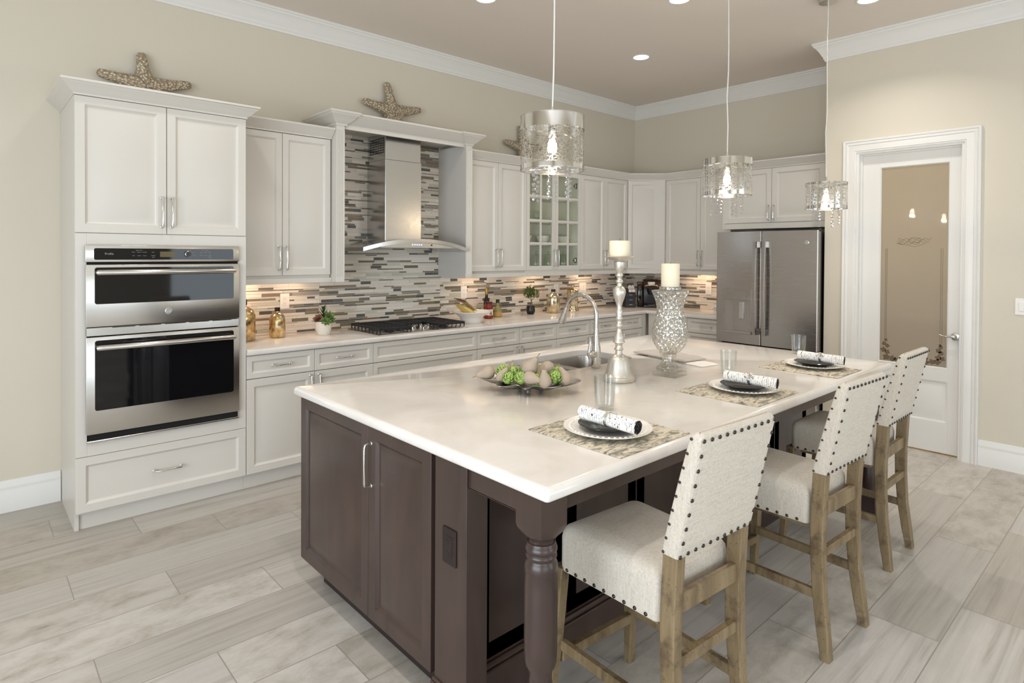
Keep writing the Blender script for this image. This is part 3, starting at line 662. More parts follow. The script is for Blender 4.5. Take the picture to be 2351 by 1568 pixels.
# base cabinets
def base(label, spans, doors=True, wide=False):
    x0, x1 = spans[0][0], spans[-1][1]; t = thing('base_cabinet', label, 'cabinet', ((x0 + x1) / 2, -.3, 0))
    MB().box(x0 + .001, x1 - .001, -.603, -.001, .1, .8755).build('carcass', cab, t, smooth=0)
    MB().box(x0, x1, -.562, -.54, 0, .1).build('toe_kick', cab, t, smooth=0)
    for i, (a, c) in enumerate(spans):
        drawer_front(FB, a, c, .7215, .871, t, cab, handle=not wide)
        if wide: drawer_front(FB, a, c, .415, .7185, t, cab); drawer_front(FB, a, c, .105, .412, t, cab)
        else: door_panel(FB, a, c, .105, .7185, t, cab, h=(c - .03 if i % 2 == 0 else a + .03, .62, .15, 'v'))
    return t
base('white base cabinet beside the oven cabinet, two drawers over two doors', [(.889, 1.3455), (1.3455, 1.801)])
base('white base cabinet with wide drawers directly under the cooktop', [(1.801, 2.79)], wide=True)
base('white base cabinet right of the cooktop, under the big white bowl', [(2.79, 3.282), (3.282, 3.7726)])
base('white base cabinet under the gold glass jars, behind the faucet', [(3.7726, 4.265), (4.265, 4.757)])
t = thing('base_cabinet', 'narrow white base cabinet in the far corner under the coffee maker', 'cabinet', (5.1, -.3, 0))
MB().box(4.758, LE - .001, -.603, -.001, .1, .8755).build('carcass', cab, t, smooth=0); MB().box(4.758, 5.27, -.562, -.54, 0, .1).build('toe_kick', cab, t, smooth=0)
drawer_front(FB, 4.757, 5.155, .7215, .871, t, cab); door_panel(FB, 4.757, 5.155, .105, .7185, t, cab, h=(4.787, .62, .15, 'v')); MB().fbox(FB, 5.158, 5.222, .1, .875, -.02, -.001).build('filler', cab, t, smooth=0)
t = thing('base_cabinet', 'white base cabinet of drawers between the corner and the refrigerator', 'cabinet', (5.5, -1.1, 0))
MB().box(5.241, LE - .001, -1.595, -.66, .1, .8755).build('carcass', cab, t, smooth=0); MB().box(5.28, 5.30, -1.595, -.66, 0, .1).build('toe_kick', cab, t, smooth=0)
MB().fbox(FEB, .66, 1.146, .1, .875, -.02, -.001).build('filler', cab, t, smooth=0)
drawer_front(FEB, 1.147, 1.592, .7215, .871, t, cab); drawer_front(FEB, 1.147, 1.592, .415, .7185, t, cab); drawer_front(FEB, 1.147, 1.592, .105, .412, t, cab)

# L-shaped quartz counter
def lcounter(i): return [(.889, -.0085), (.889, -.645 + i), (5.2 + i, -.645 + i), (5.2 + i, -1.598), (LE - .0085, -1.598), (LE - .0085, -.0085)]
EDGE = [(.011, .914), (.0045, .9122), (.001, .908), (0, .902), (0, .886), (.002, .880), (.006, .8765)]
tag(MB().slab(lcounter, EDGE).build('countertop', M['quartz'], smooth=50), 'white L-shaped quartz counter along the tiled backsplash', 'countertop')

# ------------------------------------------------------------------ wall oven
t = thing('wall_oven', 'stainless steel double wall oven with black glass doors in the tall cabinet', 'oven', (.44, -.64, .49))
FO = Fr((0, -.646, 0), (1, 0, 0), (0, -1, 0)); st = M['steel']
MB().box(.05, .83, -.6225, -.09, .4935, 1.571).build('body', M['void'], t, smooth=0)
b = MB(); b.fbox(FO, .036, .837, 1.481, 1.576, -.0215, 0, .004, 2); cp = b.build('control_panel', st, t, smooth=40)
def rrect(F, u0, u1, v0, v1, n0, n1, r=.01):
    P = []
    for cx, cy, a0 in ((u1 - r, v0 + r, -PI / 2), (u1 - r, v1 - r, 0), (u0 + r, v1 - r, PI / 2), (u0 + r, v0 + r, PI)):
        P += [(cx + r * math.cos(a0 + k * PI / 8), cy + r * math.sin(a0 + k * PI / 8)) for k in range(5)]
    return P, (lambda p: F.p(p[0], p[1], n0)), (lambda p: F.p(p[0], p[1], n1))
b = MB(); b.prism(*rrect(FO, .076, .802, 1.494, 1.558, -.001, .0008, .008)); gp = b.build('glass_fascia', M['blackglass'], cp, smooth=30)
b = MB(); b.fbox(FO, .395, .475, 1.510, 1.541, .0006, .0011); b.build('display', M['amber'], cp, smooth=0)
b = MB(); c = FO.p(.544, 1.527, .0008); b.lathe([(.017, 0), (.019, .004), (.019, .014), (.0165, .016)], c, 28, ax=FO.N); b.lathe([(.0165, .0161), (.0, .0165)], c, 28, mi=1, ax=FO.N, cap0=False); b.build('dial', [M['chrome'], M['dial']], cp)
b = MB(); fp = lambda cx, cz: (lambda x, y: FO.p(cx + x, cz + y, .0013))
b.text('Profile', .016, fp(.146, 1.527))
for cx, cz, s in ((.262, 1.537, 'Micro'), (.29, 1.537, 'Defrost'), (.317, 1.537, 'Convect'), (.262, 1.517, 'Add'), (.29, 1.517, 'Power'), (.317, 1.517, 'Timer'), (.36, 1.537, 'Clear'), (.36, 1.518, 'Settings'), (.36, 1.508, 'Light'), (.29, 1.548, 'Upper Oven'),
                 (.577, 1.537, 'Start'), (.577, 1.518, 'Delay'), (.617, 1.537, 'Bake'), (.641, 1.537, 'Broil'), (.665, 1.537, 'Roast'), (.617, 1.518, 'Warm'), (.641, 1.518, 'Timer'), (.665, 1.518, 'Clean'), (.665, 1.508, 'Probe'), (.641, 1.548, 'Lower Oven')): b.text(s, .0065, fp(cx, cz))
b.build('lettering', M['grey_text'], cp, smooth=0)
MB().fbox(FO, .045, .828, 1.468, 1.4815, -.02, -.012).build('vent_gap', M['void'], t, smooth=0)
def oven_door(v0, v1, w0, w1, hz):
    b = MB(); u0, u1 = .038, .838; b.fbox(FO, u0, u1, v0, v1, -.0215, .004, .004, 2); d = b.build('oven_door', st, t, smooth=40)
    b = MB(); b.prism(*rrect(FO, .078, .803, w0, w1, .003, .0048, .012)); b.build('window', M['blackglass'], d, smooth=30)
    b = MB()
    for u in (.092, .792): b.fbox(FO, u - .008, u + .008, hz - .01, hz + .01, .004, .05, .003)
    b.tube([FO.p(.084, hz, .052), FO.p(.09, hz, .055), FO.p(.44, hz, .057), FO.p(.79, hz, .055), FO.p(.797, hz, .052)], [.012, .0155, .0155, .0155, .012], 16); b.build('handle', st, d, smooth=50)
    return d
d = oven_door(1.125, 1.468, 1.25, 1.452, 1.425)
b = MB(); c = FO.p(.439, 1.193, .004); b.lathe([(.019, 0), (.019, .003), (.017, .004)], c, 28, ax=FO.N); b.lathe([(.0165, .0042), (0, .0044)], c, 28, mi=1, ax=FO.N, cap0=False)
f2 = lambda x, y: FO.p(.439 + x + .25 * y, 1.193 + y, .0089)
b.text('GE', .02, f2, mi=0); b.build('badge', [M['chrome'], M['grey_text']], d)
b = MB(); b.fbox(FO, .038, .838, 1.075, 1.122, -.0215, 0, .003); b.build('trim_strip', st, t, smooth=0)
b = MB()
for k in range(5): b.fbox(FO, .16 + k * .13, .27 + k * .13, 1.116, 1.119, -.001, .0005)
b.build('vent_slot', M['void'], t, smooth=0)
oven_door(.535, 1.070, .664, 1.05, 1.014)
b = MB(); b.fbox(FO, .042, .838, .489, .499, -.0215, 0, .002); b.build('bottom_trim', st, t, smooth=0)
MB().fbox(FO, .05, .83, .499, .532, -.02, -.006).build('bottom_vent', M['void'], t, smooth=0)

# ------------------------------------------------------------------ cooktop
t = thing('gas_cooktop', 'stainless gas cooktop with black iron grates set in the white counter', 'cooktop', (2.29, -.35, .914))
b = MB(); b.slab(lambda i: [(1.865 + i, -.60 + i), (2.715 - i, -.60 + i), (2.715 - i, -.09 - i), (1.865 + i, -.09 - i)], [(.006, .9215), (.001, .919), (0, .9145)]); b.build('tray', M['steel'], t, smooth=30)
def burner(x, y, r):
    b = MB(); b.lathe([(r * 1.25, .9215), (r * 1.2, .927), (r * .8, .928), (r * .8, .936), (r, .937), (r * .98, .945), (r * .2, .948)], (x, y, 0), 24); b.build('burner', M['iron'], t)
for x, y, r in ((2.03, -.46, .033), (2.03, -.22, .028), (2.29, -.25, .045), (2.55, -.46, .03), (2.55, -.22, .033)): burner(x, y, r)
def grate(x0, x1, y0, y1, n, cut=None):
    b = MB(); z0, z1 = .952, .966; w = .012
    b.box(x0, x1, y0, y0 + w, z0 - .004, z1, .003); b.box(x0, x1, y1 - w, y1, z0 - .004, z1, .003); b.box(x0, x0 + w, y0, y1, z0 - .004, z1, .003); b.box(x1 - w, x1, y0, y1, z0 - .004, z1, .003)
    for k in range(1, n): y = y0 + (y1 - y0) * k / n; b.box(x0 + .003, x1 - .003, y - .004, y + .004, z0, z1 + .001, .002)
    for k in range(n + 1):
        y = min(max(y0 + (y1 - y0) * k / n, y0 + .006), y1 - .006)
        for x in (x0 + .004, x1 - .004): b.tube([(x, y, z0), (x, y, .9225)], [.006, .0045], 6)
    b.box((x0 + x1) / 2 - .005, (x0 + x1) / 2 + .005, y0 + .003, y1 - .003, z0, z1 - .001, .002); b.build('grate', M['iron'], t, smooth=30)
grate(1.885, 2.165, -.575, -.11, 8); grate(2.175, 2.405, -.375, -.11, 5); grate(2.415, 2.695, -.575, -.11, 8)
for x, y in ((2.225, -.50), (2.275, -.44), (2.335, -.51), (2.345, -.43), (2.295, -.555), (2.39, -.47)):
    b = MB(); b.lathe([(.019, .9215), (.021, .926), (.016, .928), (.016, .946), (.012, .949)], (x, y, 0), 20); b.box(x - .003, x + .003, y - .016, y + .016, .944, .957, .002); b.build('knob', M['chrome'], t, smooth=40)

# ------------------------------------------------------------------ refrigerator
t = thing('refrigerator', 'stainless french-door refrigerator with a water dispenser in the left door', 'refrigerator', (5.4, -2.07, 0))
MB().box(5.068, LE - .03, -2.548, -1.625, .02, 1.745, .004).build('body', M['black'], t, smooth=0)
FF = Fr((4.997, 0, 0), (0, -1, 0), (-1, 0, 0))
def bow(u0, u1, hinge):
    """front skin of a door, bowed outward a little across both doors"""
    def n(u): return .014 * (1 - ((u - 2.075) / .474) ** 2)
    us = [u0 + (u1 - u0) * k / 14 for k in range(15)]; return us, n
def fridge_door(u0, u1, v0, v1, name='door'):
    b = MB(); us, n = bow(u0, u1, 0); e = .006
    P = [(u0, -.065), (u0, n(u0) - e)] + [(u + (e if i == 0 else -e if i == 14 else 0), n(u)) for i, u in enumerate(us)] + [(u1, n(u1) - e), (u1, -.065)]
    b.prism(P, lambda p: FF.p(p[0], v0, p[1]), lambda p: FF.p(p[0], v1, p[1])); return b
b = fridge_door(1.603, 2.0505, .705, 1.758)
ld = b.build('left_door', M['steelv'], t, smooth=30)
rd = fridge_door(2.0555, 2.5465, .705, 1.758).build('right_door', M['steelv'], t, smooth=30)
fz = fridge_door(1.603, 2.5465, .09, .695).build('freezer_drawer', M['steelv'], t, smooth=30)
MB().box(5.05, 5.09, -2.54, -1.61, .02, .085).build('kick_grille', M['black'], t, smooth=0)
def fr_handle(u, par, vertical=True):
    b = MB(); z0, z1 = .80, 1.665
    pts = [(z0 + (z1 - z0) * k / 20) for k in range(21)]
    off = lambda z: .062 + .02 * math.sin(PI * (z - z0) / (z1 - z0))
    for i in range(20):
        a, c = pts[i], pts[i + 1]
        b.hexa([FF.p(u - .017, a, off(a) - .014), FF.p(u + .017, a, off(a) - .014), FF.p(u + .014, a, off(a)), FF.p(u - .014, a, off(a)), FF.p(u - .017, c, off(c) - .014), FF.p(u + .017, c, off(c) - .014), FF.p(u + .014, c, off(c)), FF.p(u - .014, c, off(c))])
    bmesh.ops.remove_doubles(b.bm, verts=b.bm.verts, dist=.0001)
    for z in (z0 + .03, z1 - .03): b.fbox(FF, u - .015, u + .015, z - .03, z + .03, .012, .055, .003)
    b.build('handle', M['steelv'], par, smooth=40)
fr_handle(2.012, ld); fr_handle(2.096, rd)
b = MB(); b.box(4.945, 4.975, -2.4, -1.75, .60, .63, .004)
for y in (-2.38, -1.77): b.box(4.965, 4.995, y - .012, y + .012, .605, .625)
b.build('handle', M['steelv'], fz, smooth=40)
dn = .0115
b = MB(); b.fbox(FF, 1.683, 1.967, 1.112, 1.213, dn - .012, dn + .012, .002); b.fbox(FF, 1.683, 1.968, .795, .822, dn - .012, dn + .016, .002); b.fbox(FF, 1.688, 1.705, .82, 1.115, dn - .012, dn + .004); b.fbox(FF, 1.953, 1.964, .82, 1.115, dn - .012, dn + .004)
dp = b.build('dispenser', M['steelv'], ld, smooth=0)
b = MB(); N_ = 12; L_ = [(1.705 + .248 * k / N_) for k in range(N_ + 1)]
nn = lambda u: dn - .004 + .006 * ((u - 1.829) / .124) ** 2
b.prism([(u, nn(u)) for u in L_] + [(1.953, dn - .012), (1.705, dn - .012)], lambda p: FF.p(p[0], .822, p[1]), lambda p: FF.p(p[0], 1.113, p[1])); b.build('dispenser_niche', M['sink'], dp, smooth=30)
MB().fbox(FF, 1.846, 1.892, .937, 1.098, dn + .001, dn + .014, .003).build('paddle', M['steel'], dp, smooth=0)
b = MB(); ft = lambda cx, cz: (lambda x, y: FF.p(cx + x, cz + y, dn + .0125))
for cx, cz, s in ((1.715, 1.165, 'Hot'), (1.715, 1.128, 'Light'), (1.765, 1.124, 'Ice'), (1.815, 1.124, 'Water'), (1.865, 1.124, 'Crushed'), (1.92, 1.17, 'Fill'), (1.92, 1.15, 'Filter'), (1.92, 1.124, 'Lock')): b.text(s, .011, ft(cx, cz))
b.build('lettering', M['grey_text'], dp, smooth=0)
b = MB(); cz_ = .014 * (1 - ((2.454 - 2.075) / .474) ** 2); c = FF.p(2.454, 1.652, cz_ - .001); b.lathe([(.019, 0), (.019, .004), (.016, .005)], c, 24, ax=FF.N); b.lathe([(.0158, .0052), (0, .0054)], c, 24, mi=1, ax=FF.N, cap0=False); b.text('GE', .019, lambda x, y: FF.p(2.454 + x + .25 * y, 1.652 + y, cz_ + .0048)); b.build('badge', [M['chrome'], M['grey_text']], rd)
b = MB(); b.box(5.02, 5.075, -2.548, -2.48, 1.745, 1.775, .004); b.build('hinge_cover', M['black'], t, smooth=0)

# ------------------------------------------------------------------ island
es = M['espresso']
t = thing('kitchen_island', 'dark espresso kitchen island with turned corner legs under a white quartz top', 'island', (2.1, -2.6, 0))
FI = Fr((.7155, 0, 0), (0, -1, 0), (-1, 0, 0)); FS = Fr((0, -3.062, 0), (1, 0, 0), (0, -1, 0))
b = MB(); b.box(.737, 1.80, -2.955, -1.885, .105, .8755); b.box(.76, 3.5, -3.045, -2.955, .105, .8755); b.box(2.61, 3.5, -2.955, -1.885, .105, .8755); b.box(1.80, 2.61, -1.905, -1.885, .105, .8755); b.box(1.80, 2.61, -2.955, -1.905, .105, .125); b.build('carcass', es, t, smooth=0)
MB().box(.79, 3.46, -2.99, -1.96, 0, .105).build('toe_kick', M['slate'], t, smooth=0)
door_panel(FI, 1.872, 2.508, .107, .872, t, es, stile=.056)
dd = door_panel(FI, 2.508, 2.938, .107, .872, t, es, stile=.056, h=(2.533, .718, .165, 'v'))
FI2 = Fr((.712, 0, 0), (0, -1, 0), (-1, 0, 0))
b = MB(); b.box(.712, .80, -3.137, -2.966, .105, .8755, .002); b.box(.700, .81, -3.15, -2.955, 0, .105, .004); b.box(.704, .805, -3.144, -2.96, .105, .118, .004); b.build('corner_pilaster', es, t, smooth=0)
# panelled side under the overhang
b = MB(); b.box(.80, 3.5, -3.062, -3.045, .10, .8755); b.box(.80, 3.5, -3.085, -3.06, 0, .125, .004); b.box(.80, 3.5, -3.078, -3.06, .125, .145, .006); b.build('side_base', es, t, smooth=0)
for k in range(6):
    a = .812 + k * .447; door_panel(FS, a, a + .447, .15, .87, t, es, name='side_panel', stile=.06)
b = MB(); b.box(.722, .742, -3.372, -3.137, .80, .8755); b.box(.722, .742, -3.372, -3.137, .797, .803, .001); b.box(.80, 3.45, -3.445, -3.425, .80, .8755); b.box(3.50, 3.52, -3.372, -3.062, .80, .8755); b.build('apron', es, t, smooth=0)
def post(x, y):
    b = MB(); h = .0515
    b.hexa([(x - h, y - h, .775), (x + h, y - h, .775), (x + h, y + h, .775), (x - h, y + h, .775), (x - h, y - h, .8755), (x + h, y - h, .8755), (x + h, y + h, .8755), (x - h, y + h, .8755)])
    # the square block eases into the round turning
    sec = []
    for z, f, r in ((.775, 0, h), (.765, .18, h), (.752, .5, h * .98), (.744, .85, h * .86), (.742, 1, .040)):
        ring = []
        for k in range(32):
            a = 2 * PI * k / 32; ca, sa = math.cos(a), math.sin(a); sq = r / max(abs(ca), abs(sa)); rr = sq * (1 - f) + r * f
            ring.append(b.bm.verts.new((x + rr * ca, y + rr * sa, z)))
        sec.append(ring)
    for A, B in zip(sec, sec[1:]):
        for k in range(32): b.face([A[k], A[(k + 1) % 32], B[(k + 1) % 32], B[k]])
    b.face(sec[0][::-1]); b.face(sec[-1])
    b.lathe([(.040, .743), (.036, .738), (.034, .731), (.037, .727), (.040, .726), (.041, .722), (.044, .717), (.0465, .71), (.0465, .705), (.044, .699), (.0415, .697), (.043, .694), (.0455, .69), (.0455, .686), (.042, .681), (.0415, .678), (.044, .673), (.0475, .665), (.0485, .655), (.0485, .645), (.0475, .642),
             (.0482, .60), (.0478, .42), (.0465, .385), (.043, .372), (.036, .36), (.033, .34), (.035, .31), (.0415, .27), (.044, .24), (.042, .20), (.035, .165), (.033, .15), (.04, .142)], (x, y, 0), 36)
    b.box(x - h, x + h, y - h, y + h, .0, .14, .004); return b.build('turned_leg', es, t, smooth=40)
post(.757, -3.424); post(3.495, -3.424)
def itop(i):
    r = max(.012 - i * .3, .003); x0, x1, y0, y1 = .6862 + i, 3.577 - i, -3.516 + i, -1.851 - i; P = []
    for cx, cy, a0 in ((x1 - r, y0 + r, -PI / 2), (x1 - r, y1 - r, 0), (x0 + r, y1 - r, PI / 2), (x0 + r, y0 + r, PI)):
        P += [(cx + r * math.cos(a0 + k * PI / 8), cy + r * math.sin(a0 + k * PI / 8)) for k in range(5)]
    return P
SX0, SX1, SY0, SY1, SR = 1.835, 2.575, -2.432, -2.002, .085
def sinkcut(i, x0=SX0, x1=SX1, y0=SY0, y1=SY1, r=SR):
    x0, x1, y0, y1, r = x0 - i, x1 + i, y0 - i, y1 + i, r + i; P = []
    for cx, cy, a0 in ((x1 - r, y0 + r, -PI / 2), (x1 - r, y1 - r, 0), (x0 + r, y1 - r, PI / 2), (x0 + r, y0 + r, PI)):
        P += [(cx + r * math.cos(a0 + k * PI / 16), cy + r * math.sin(a0 + k * PI / 16)) for k in range(9)]
    return P
b = MB(); b.slab(itop, [(.020, .914), (.012, .9128), (.006, .909), (.002, .9025), (0, .896), (0, .884), (.002, .879), (.006, .8762)], [sinkcut], [(.003, .914), (.0008, .9128), (0, .910), (0, .909), (0, .905), (0, .89), (0, .88), (0, .8762)])
tag(b.build('island_countertop', M['quartz'], smooth=50), 'big white quartz island top with rounded edges and a sink cut-out', 'countertop')
# undermount double sink
t = thing('kitchen_sink', 'double-bowl stainless sink set into the white island top', 'sink', (2.2, -2.22, .7))
def bowl(x0, x1, y0, y1, zb, name):
    b = MB(); L = []
    for i, z in ((0, .8755), (.002, .868), (.006, .76), (.016, zb + .02), (.04, zb + .002), (.09, zb)):
        L.append([b.bm.verts.new((x, y, z)) for x, y in sinkcut(-i, x0, x1, y0, y1, .075 + i * .0)])
    for A, B in zip(L, L[1:]):
        n = len(A)
        for k in range(n): b.face([A[k], A[(k + 1) % n], B[(k + 1) % n], B[k]])
    b.face(L[-1]); cx, cy = (x0 + x1) / 2, (y0 + y1) / 2
    o = b.build(name, M['sink'], t, smooth=50, flip=False)
    b = MB(); b.lathe([(.042, zb + .0005), (.042, zb + .004), (.03, zb + .004), (.028, zb + .001)], (cx, cy, 0), 24); b.build('drain', M['chrome'], o)
bowl(1.838, 2.158, -2.428, -2.006, .70, 'left_bowl'); bowl(2.198, 2.572, -2.428, -2.006, .66, 'right_bowl')
b = MB(); b.slab(lambda i: sinkcut(.0 - i, 1.815, 2.6, -2.455, -1.98, .09), [(0, .8758), (0, .871)], [lambda i: sinkcut(i, 1.838, 2.158, -2.428, -2.006, .075), lambda i: sinkcut(i, 2.198, 2.572, -2.428, -2.006, .075)], [(0, .8758), (0, .871)]); b.build('flange', M['sink'], t, smooth=0)
# faucet
nk = M['nickel']; fx, fy = 2.135, -2.475
t = thing('kitchen_faucet', 'brushed nickel gooseneck faucet with side lever behind the sink', 'faucet', (fx, fy, .914))
b = MB(); b.lathe([(.0255, .9145), (.0265, .918), (.026, .96), (.0255, 1.0), (.0245, 1.02), (.020, 1.045), (.0165, 1.08), (.0145, 1.11), (.0135, 1.135)], (fx, fy, 0), 28); b.build('base', nk, t, smooth=50)
P_ = [(fx, fy, 1.135), (fx, fy, 1.20)]; R_ = .118
for k in range(1, 17):
    a = PI - k * (PI * .90) / 16; P_.append((fx + .012 * (1 - math.cos(PI - a)) / 2, fy + R_ + R_ * math.cos(a), 1.20 + R_ * .93 * math.sin(a)))
e1, e0 = Vector(P_[-1]), Vector(P_[-2]); dv = (e1 - e0).normalized()
b = MB(); b.tube(P_, [.0125] * len(P_), 16); b.build('spout', nk, t, smooth=60)
b = MB(); b.lathe([(.013, .001), (.0145, .012), (.018, .05), (.0225, .10), (.0225, .104), (.017, .105)], e1, 24, ax=dv); b.build('spray_head', nk, t, smooth=50)
b = MB(); b.lathe([(.017, 0), (.0205, .03), (.0205, .052), (.016, .066), (.008, .072)], (fx, fy, .985), 22, ax=(-.96, -.12, .16))
hp = Vector((fx - .058, fy - .008, .995)); b.tube([hp + Vector(q) for q in ((-.004, 0, -.028), (-.012, 0, -.005), (-.010, 0, .02), (.001, .002, .05), (.002, .004, .075), (-.006, .006, .092))], [.006, .009, .0085, .008, .009, .007], 12); b.build('lever', nk, t, smooth=50)

# island socket, wall sockets and switch
def socket(name, label, F, u, v, m, slot, ganged=1, rocker=False, blank=False):
    t = thing(name, label, 'light switch' if rocker else 'outlet', tuple(F.p(u, v, 0))); w = .036 + .046 * (ganged - 1) / 2 * 2 * .5 + .0
    b = MB(); hw = .0365 + .023 * (ganged - 1); b.fbox(F, u - hw, u + hw, v - .059, v + .059, .0005, .006, .002); pl = b.build('cover_plate', m, t, smooth=0)
    for g in range(ganged):
        uu = u + (g - (ganged - 1) / 2) * .046
        if blank: continue
        b = MB(); b.fbox(F, uu - .0165, uu + .0165, v - .0335, v + .0335, .0055, .0078, .0012, mi=0)
        if not rocker:
            for dv_ in (-.0185, .0185):
                for du, hh in ((-.006, .0045), (.006, .0035)): b.fbox(F, uu + du - .001, uu + du + .001, v + dv_ - hh + .003, v + dv_ + hh + .003, .0075, .0081, mi=1)
                b.lathe([(.0022, 0), (.0022, .0004)], F.p(uu, v + dv_ - .0075, .0078), 10, mi=1, ax=F.N)
        else: b.fbox(F, uu - .0145, uu + .0145, v - .0315, v + .0315, .0075, .011, .002)
        b.build('rocker' if rocker else 'receptacle', [m, slot], t, smooth=0)
    return t
FW = Fr((0, -.0103, 0), (1, 0, 0), (0, -1, 0)); FWE = Fr((LE - .0103, 0, 0), (0, -1, 0), (-1, 0, 0)); FP = Fr((LD, 0, 0), (0, -1, 0), (-1, 0, 0))
socket('wall_outlet', 'white outlet in the mosaic behind the small gold bottle', FW, 1.379, 1.164, M['outlet'], M['slot'])
socket('wall_outlet', 'white outlet in the mosaic above the pasta in the white bowl', FW, 3.116, 1.166, M['outlet'], M['slot'])
socket('wall_outlet', 'white outlet in the mosaic between the two gold glass jars', FW, 4.402, 1.146, M['outlet'], M['slot'])
socket('wall_switch_plate', 'white double switch plate in the mosaic above the curve of the faucet', FW, 4.846, 1.146, M['outlet'], M['slot'], ganged=2, rocker=True)
socket('wall_outlet', 'white outlet in the mosaic beside the refrigerator', FWE, 1.049, 1.146, M['outlet'], M['slot'])
socket('island_outlet', 'dark bronze outlet on the end of the espresso island', FI2, 3.052, .588, M['dkwood_plate'], M['void'])
socket('light_switch', 'white rocker light switch on the wall right of the pantry door', FP, 3.916, 1.184, M['outlet'], M['slot'], ganged=2, rocker=True)

# ------------------------------------------------------------------ counter stools
NAIL = []
def stool():
    t = thing('counter_stool', '', 'stool'); ok, lc = M['oak'], M['linen']
    W0, W1 = .178, .193       # half widths rear / front
    b = MB(); S = []
    def srect(i, z):
        y0, y1 = -.212 + i, .190 - i; P = []; r = max(.02, .035 - i * .3)
        for (cx, cy, a0) in ((W1 - i - r, y1 - r, 0), (-W1 + i + r, y1 - r, PI / 2), (-W0 + i + r * .5, y0 + r * .5, PI), (W0 - i - r * .5, y0 + r * .5, 1.5 * PI)):
            rr = r if cy > 0 else r * .5
            P += [(cx + rr * math.cos(a0 + k * PI / 12), cy + rr * math.sin(a0 + k * PI / 12), z) for k in range(7)]
        return P
    for i, z in ((.012, .492), (.002, .494), (0, .51), (0, .60), (.003, .618), (.012, .634), (.030, .643), (.07, .649)): S.append([b.bm.verts.new(p) for p in srect(i, z)])
    for A, B in zip(S, S[1:]):
        n = len(A)
        for k in range(n): b.face([A[k], A[(k + 1) % n], B[(k + 1) % n], B[k]])
    b.face(S[0][::-1]); b.face(S[-1]); seat = b.build('seat', lc, t, smooth=50)
    def nail(p, nrm, par, r=1.0):
        if not NAIL: q = MB(); q.lathe([(.0062, 0), (.0056, .0025), (.0031, .0042), (.0004, .0048)], (0, 0, 0), 8); o = q.build('nailhead', M['nail'], None, smooth=60); NAIL.append(o.data)
        else: o = link(bpy.data.objects.new('nailhead', NAIL[0]))
        o.parent = par; o.location = p; o.rotation_mode = 'QUATERNION'; o.rotation_quaternion = Vector((0, 0, 1)).rotation_difference(Vector(nrm).normalized()); o.scale = (r, r, r)
    for k in range(9):
        f = (k + .5) / 9; y = -.19 + .355 * f; x = W0 + (W1 - W0) * (y + .212) / .394
        nail((x, y, .503), (1, 0, 0), seat); nail((-x, y, .503), (-1, 0, 0), seat)
    for k in range(9): nail((-.17 + .34 * k / 8, .190, .503), (0, 1, 0), seat)
    # rear legs run up into the back
    prof = [(0, -.271, -.304), (.11, -.251, -.293), (.24, -.233, -.277), (.39, -.222, -.270), (.52, -.220, -.270), (.70, -.229, -.279), (.74, -.236, -.284)]
    for s in (-1, 1):
        b = MB(); R = []
        for z, yf_, yr in prof:
            xo, xi = W0 + .004 + (.013 if z < .05 else .013 * max(0, (.3 - z) / .3)), W0 - .036 + (.013 * max(0, (.3 - z) / .3)); c = .003
            R.append([b.bm.verts.new((s * x, y, z)) for x, y in ((xo - c, yf_), (xo, yf_ - c), (xo, yr + c), (xo - c, yr), (xi + c, yr), (xi, yr + c), (xi, yf_ - c), (xi + c, yf_))])
        for A, B in zip(R, R[1:]):
            for k in range(8): b.face([A[k], A[(k + 1) % 8], B[(k + 1) % 8], B[k]])
        b.face(R[0][::-1]); b.face(R[-1]); b.build('rear_leg', ok, t, smooth=25)
        b = MB(); R = []
        for z, f, w in ((0, 1, .030), (.25, .45, .036), (.50, 0, .04)):
            xo = W1 + .004 + .022 * f; yo = .205 + .028 * f; c = .003
            R.append([b.bm.verts.new((s * x, y, z)) for x, y in ((xo - c, yo), (xo, yo - c), (xo, yo - w + c), (xo - c, yo - w), (xo - w + c, yo - w), (xo - w, yo - w + c), (xo - w, yo - c), (xo - w + c, yo))])
        for A, B in zip(R, R[1:]):
            for k in range(8): b.face([A[k], A[(k + 1) % 8], B[(k + 1) % 8], B[k]])
        b.face(R[0][::-1]); b.face(R[-1]); b.build('front_leg', ok, t, smooth=25)
        b = MB(); xr, xf = s * (W0 - .014), s * (W1 - .02); b.hexa([(xr - .011, -.245, .214), (xr + .011, -.245, .214), (xf + .011, .19, .214), (xf - .011, .19, .214), (xr - .011, -.245, .248), (xr + .011, -.245, .248), (xf + .011, .19, .248), (xf - .011, .19, .248)], bev=.002); b.build('side_stretcher', ok, t, smooth=0)
    b = MB(); b.box(-W0 + .03, W0 - .03, -.262, -.240, .528, .585, .003); b.build('rear_rail', ok, t, smooth=0)
    b = MB(); b.box(-W0 + .025, W0 - .025, -.264, -.240, .372, .406, .003); b.build('rear_stretcher', ok, t, smooth=0)
    b = MB(); b.box(-W1 + .02, W1 - .02, .180, .206, .172, .206, .003); b.build('front_stretcher', ok, t, smooth=0)
    b = MB(); b.box(-W1 + .045, W1 - .045, -.19, .15, .47, .4935); b.build('seat_frame', ok, t, smooth=0)
    # upholstered back: a reclining slab, slightly wider at the top
    b = MB(); S = []
    def back(z): f = (z - .703) / .365; return -.224 - .098 * f - .012 * f * (1 - f) * -1, -.283 - .080 * f, W0 + .008 + .002 * f
    zs = [.703, .706, .75, .85, .95, 1.03, 1.055, 1.064, 1.068]; ins = [.006, .001, 0, 0, 0, 0, .003, .008, .016]
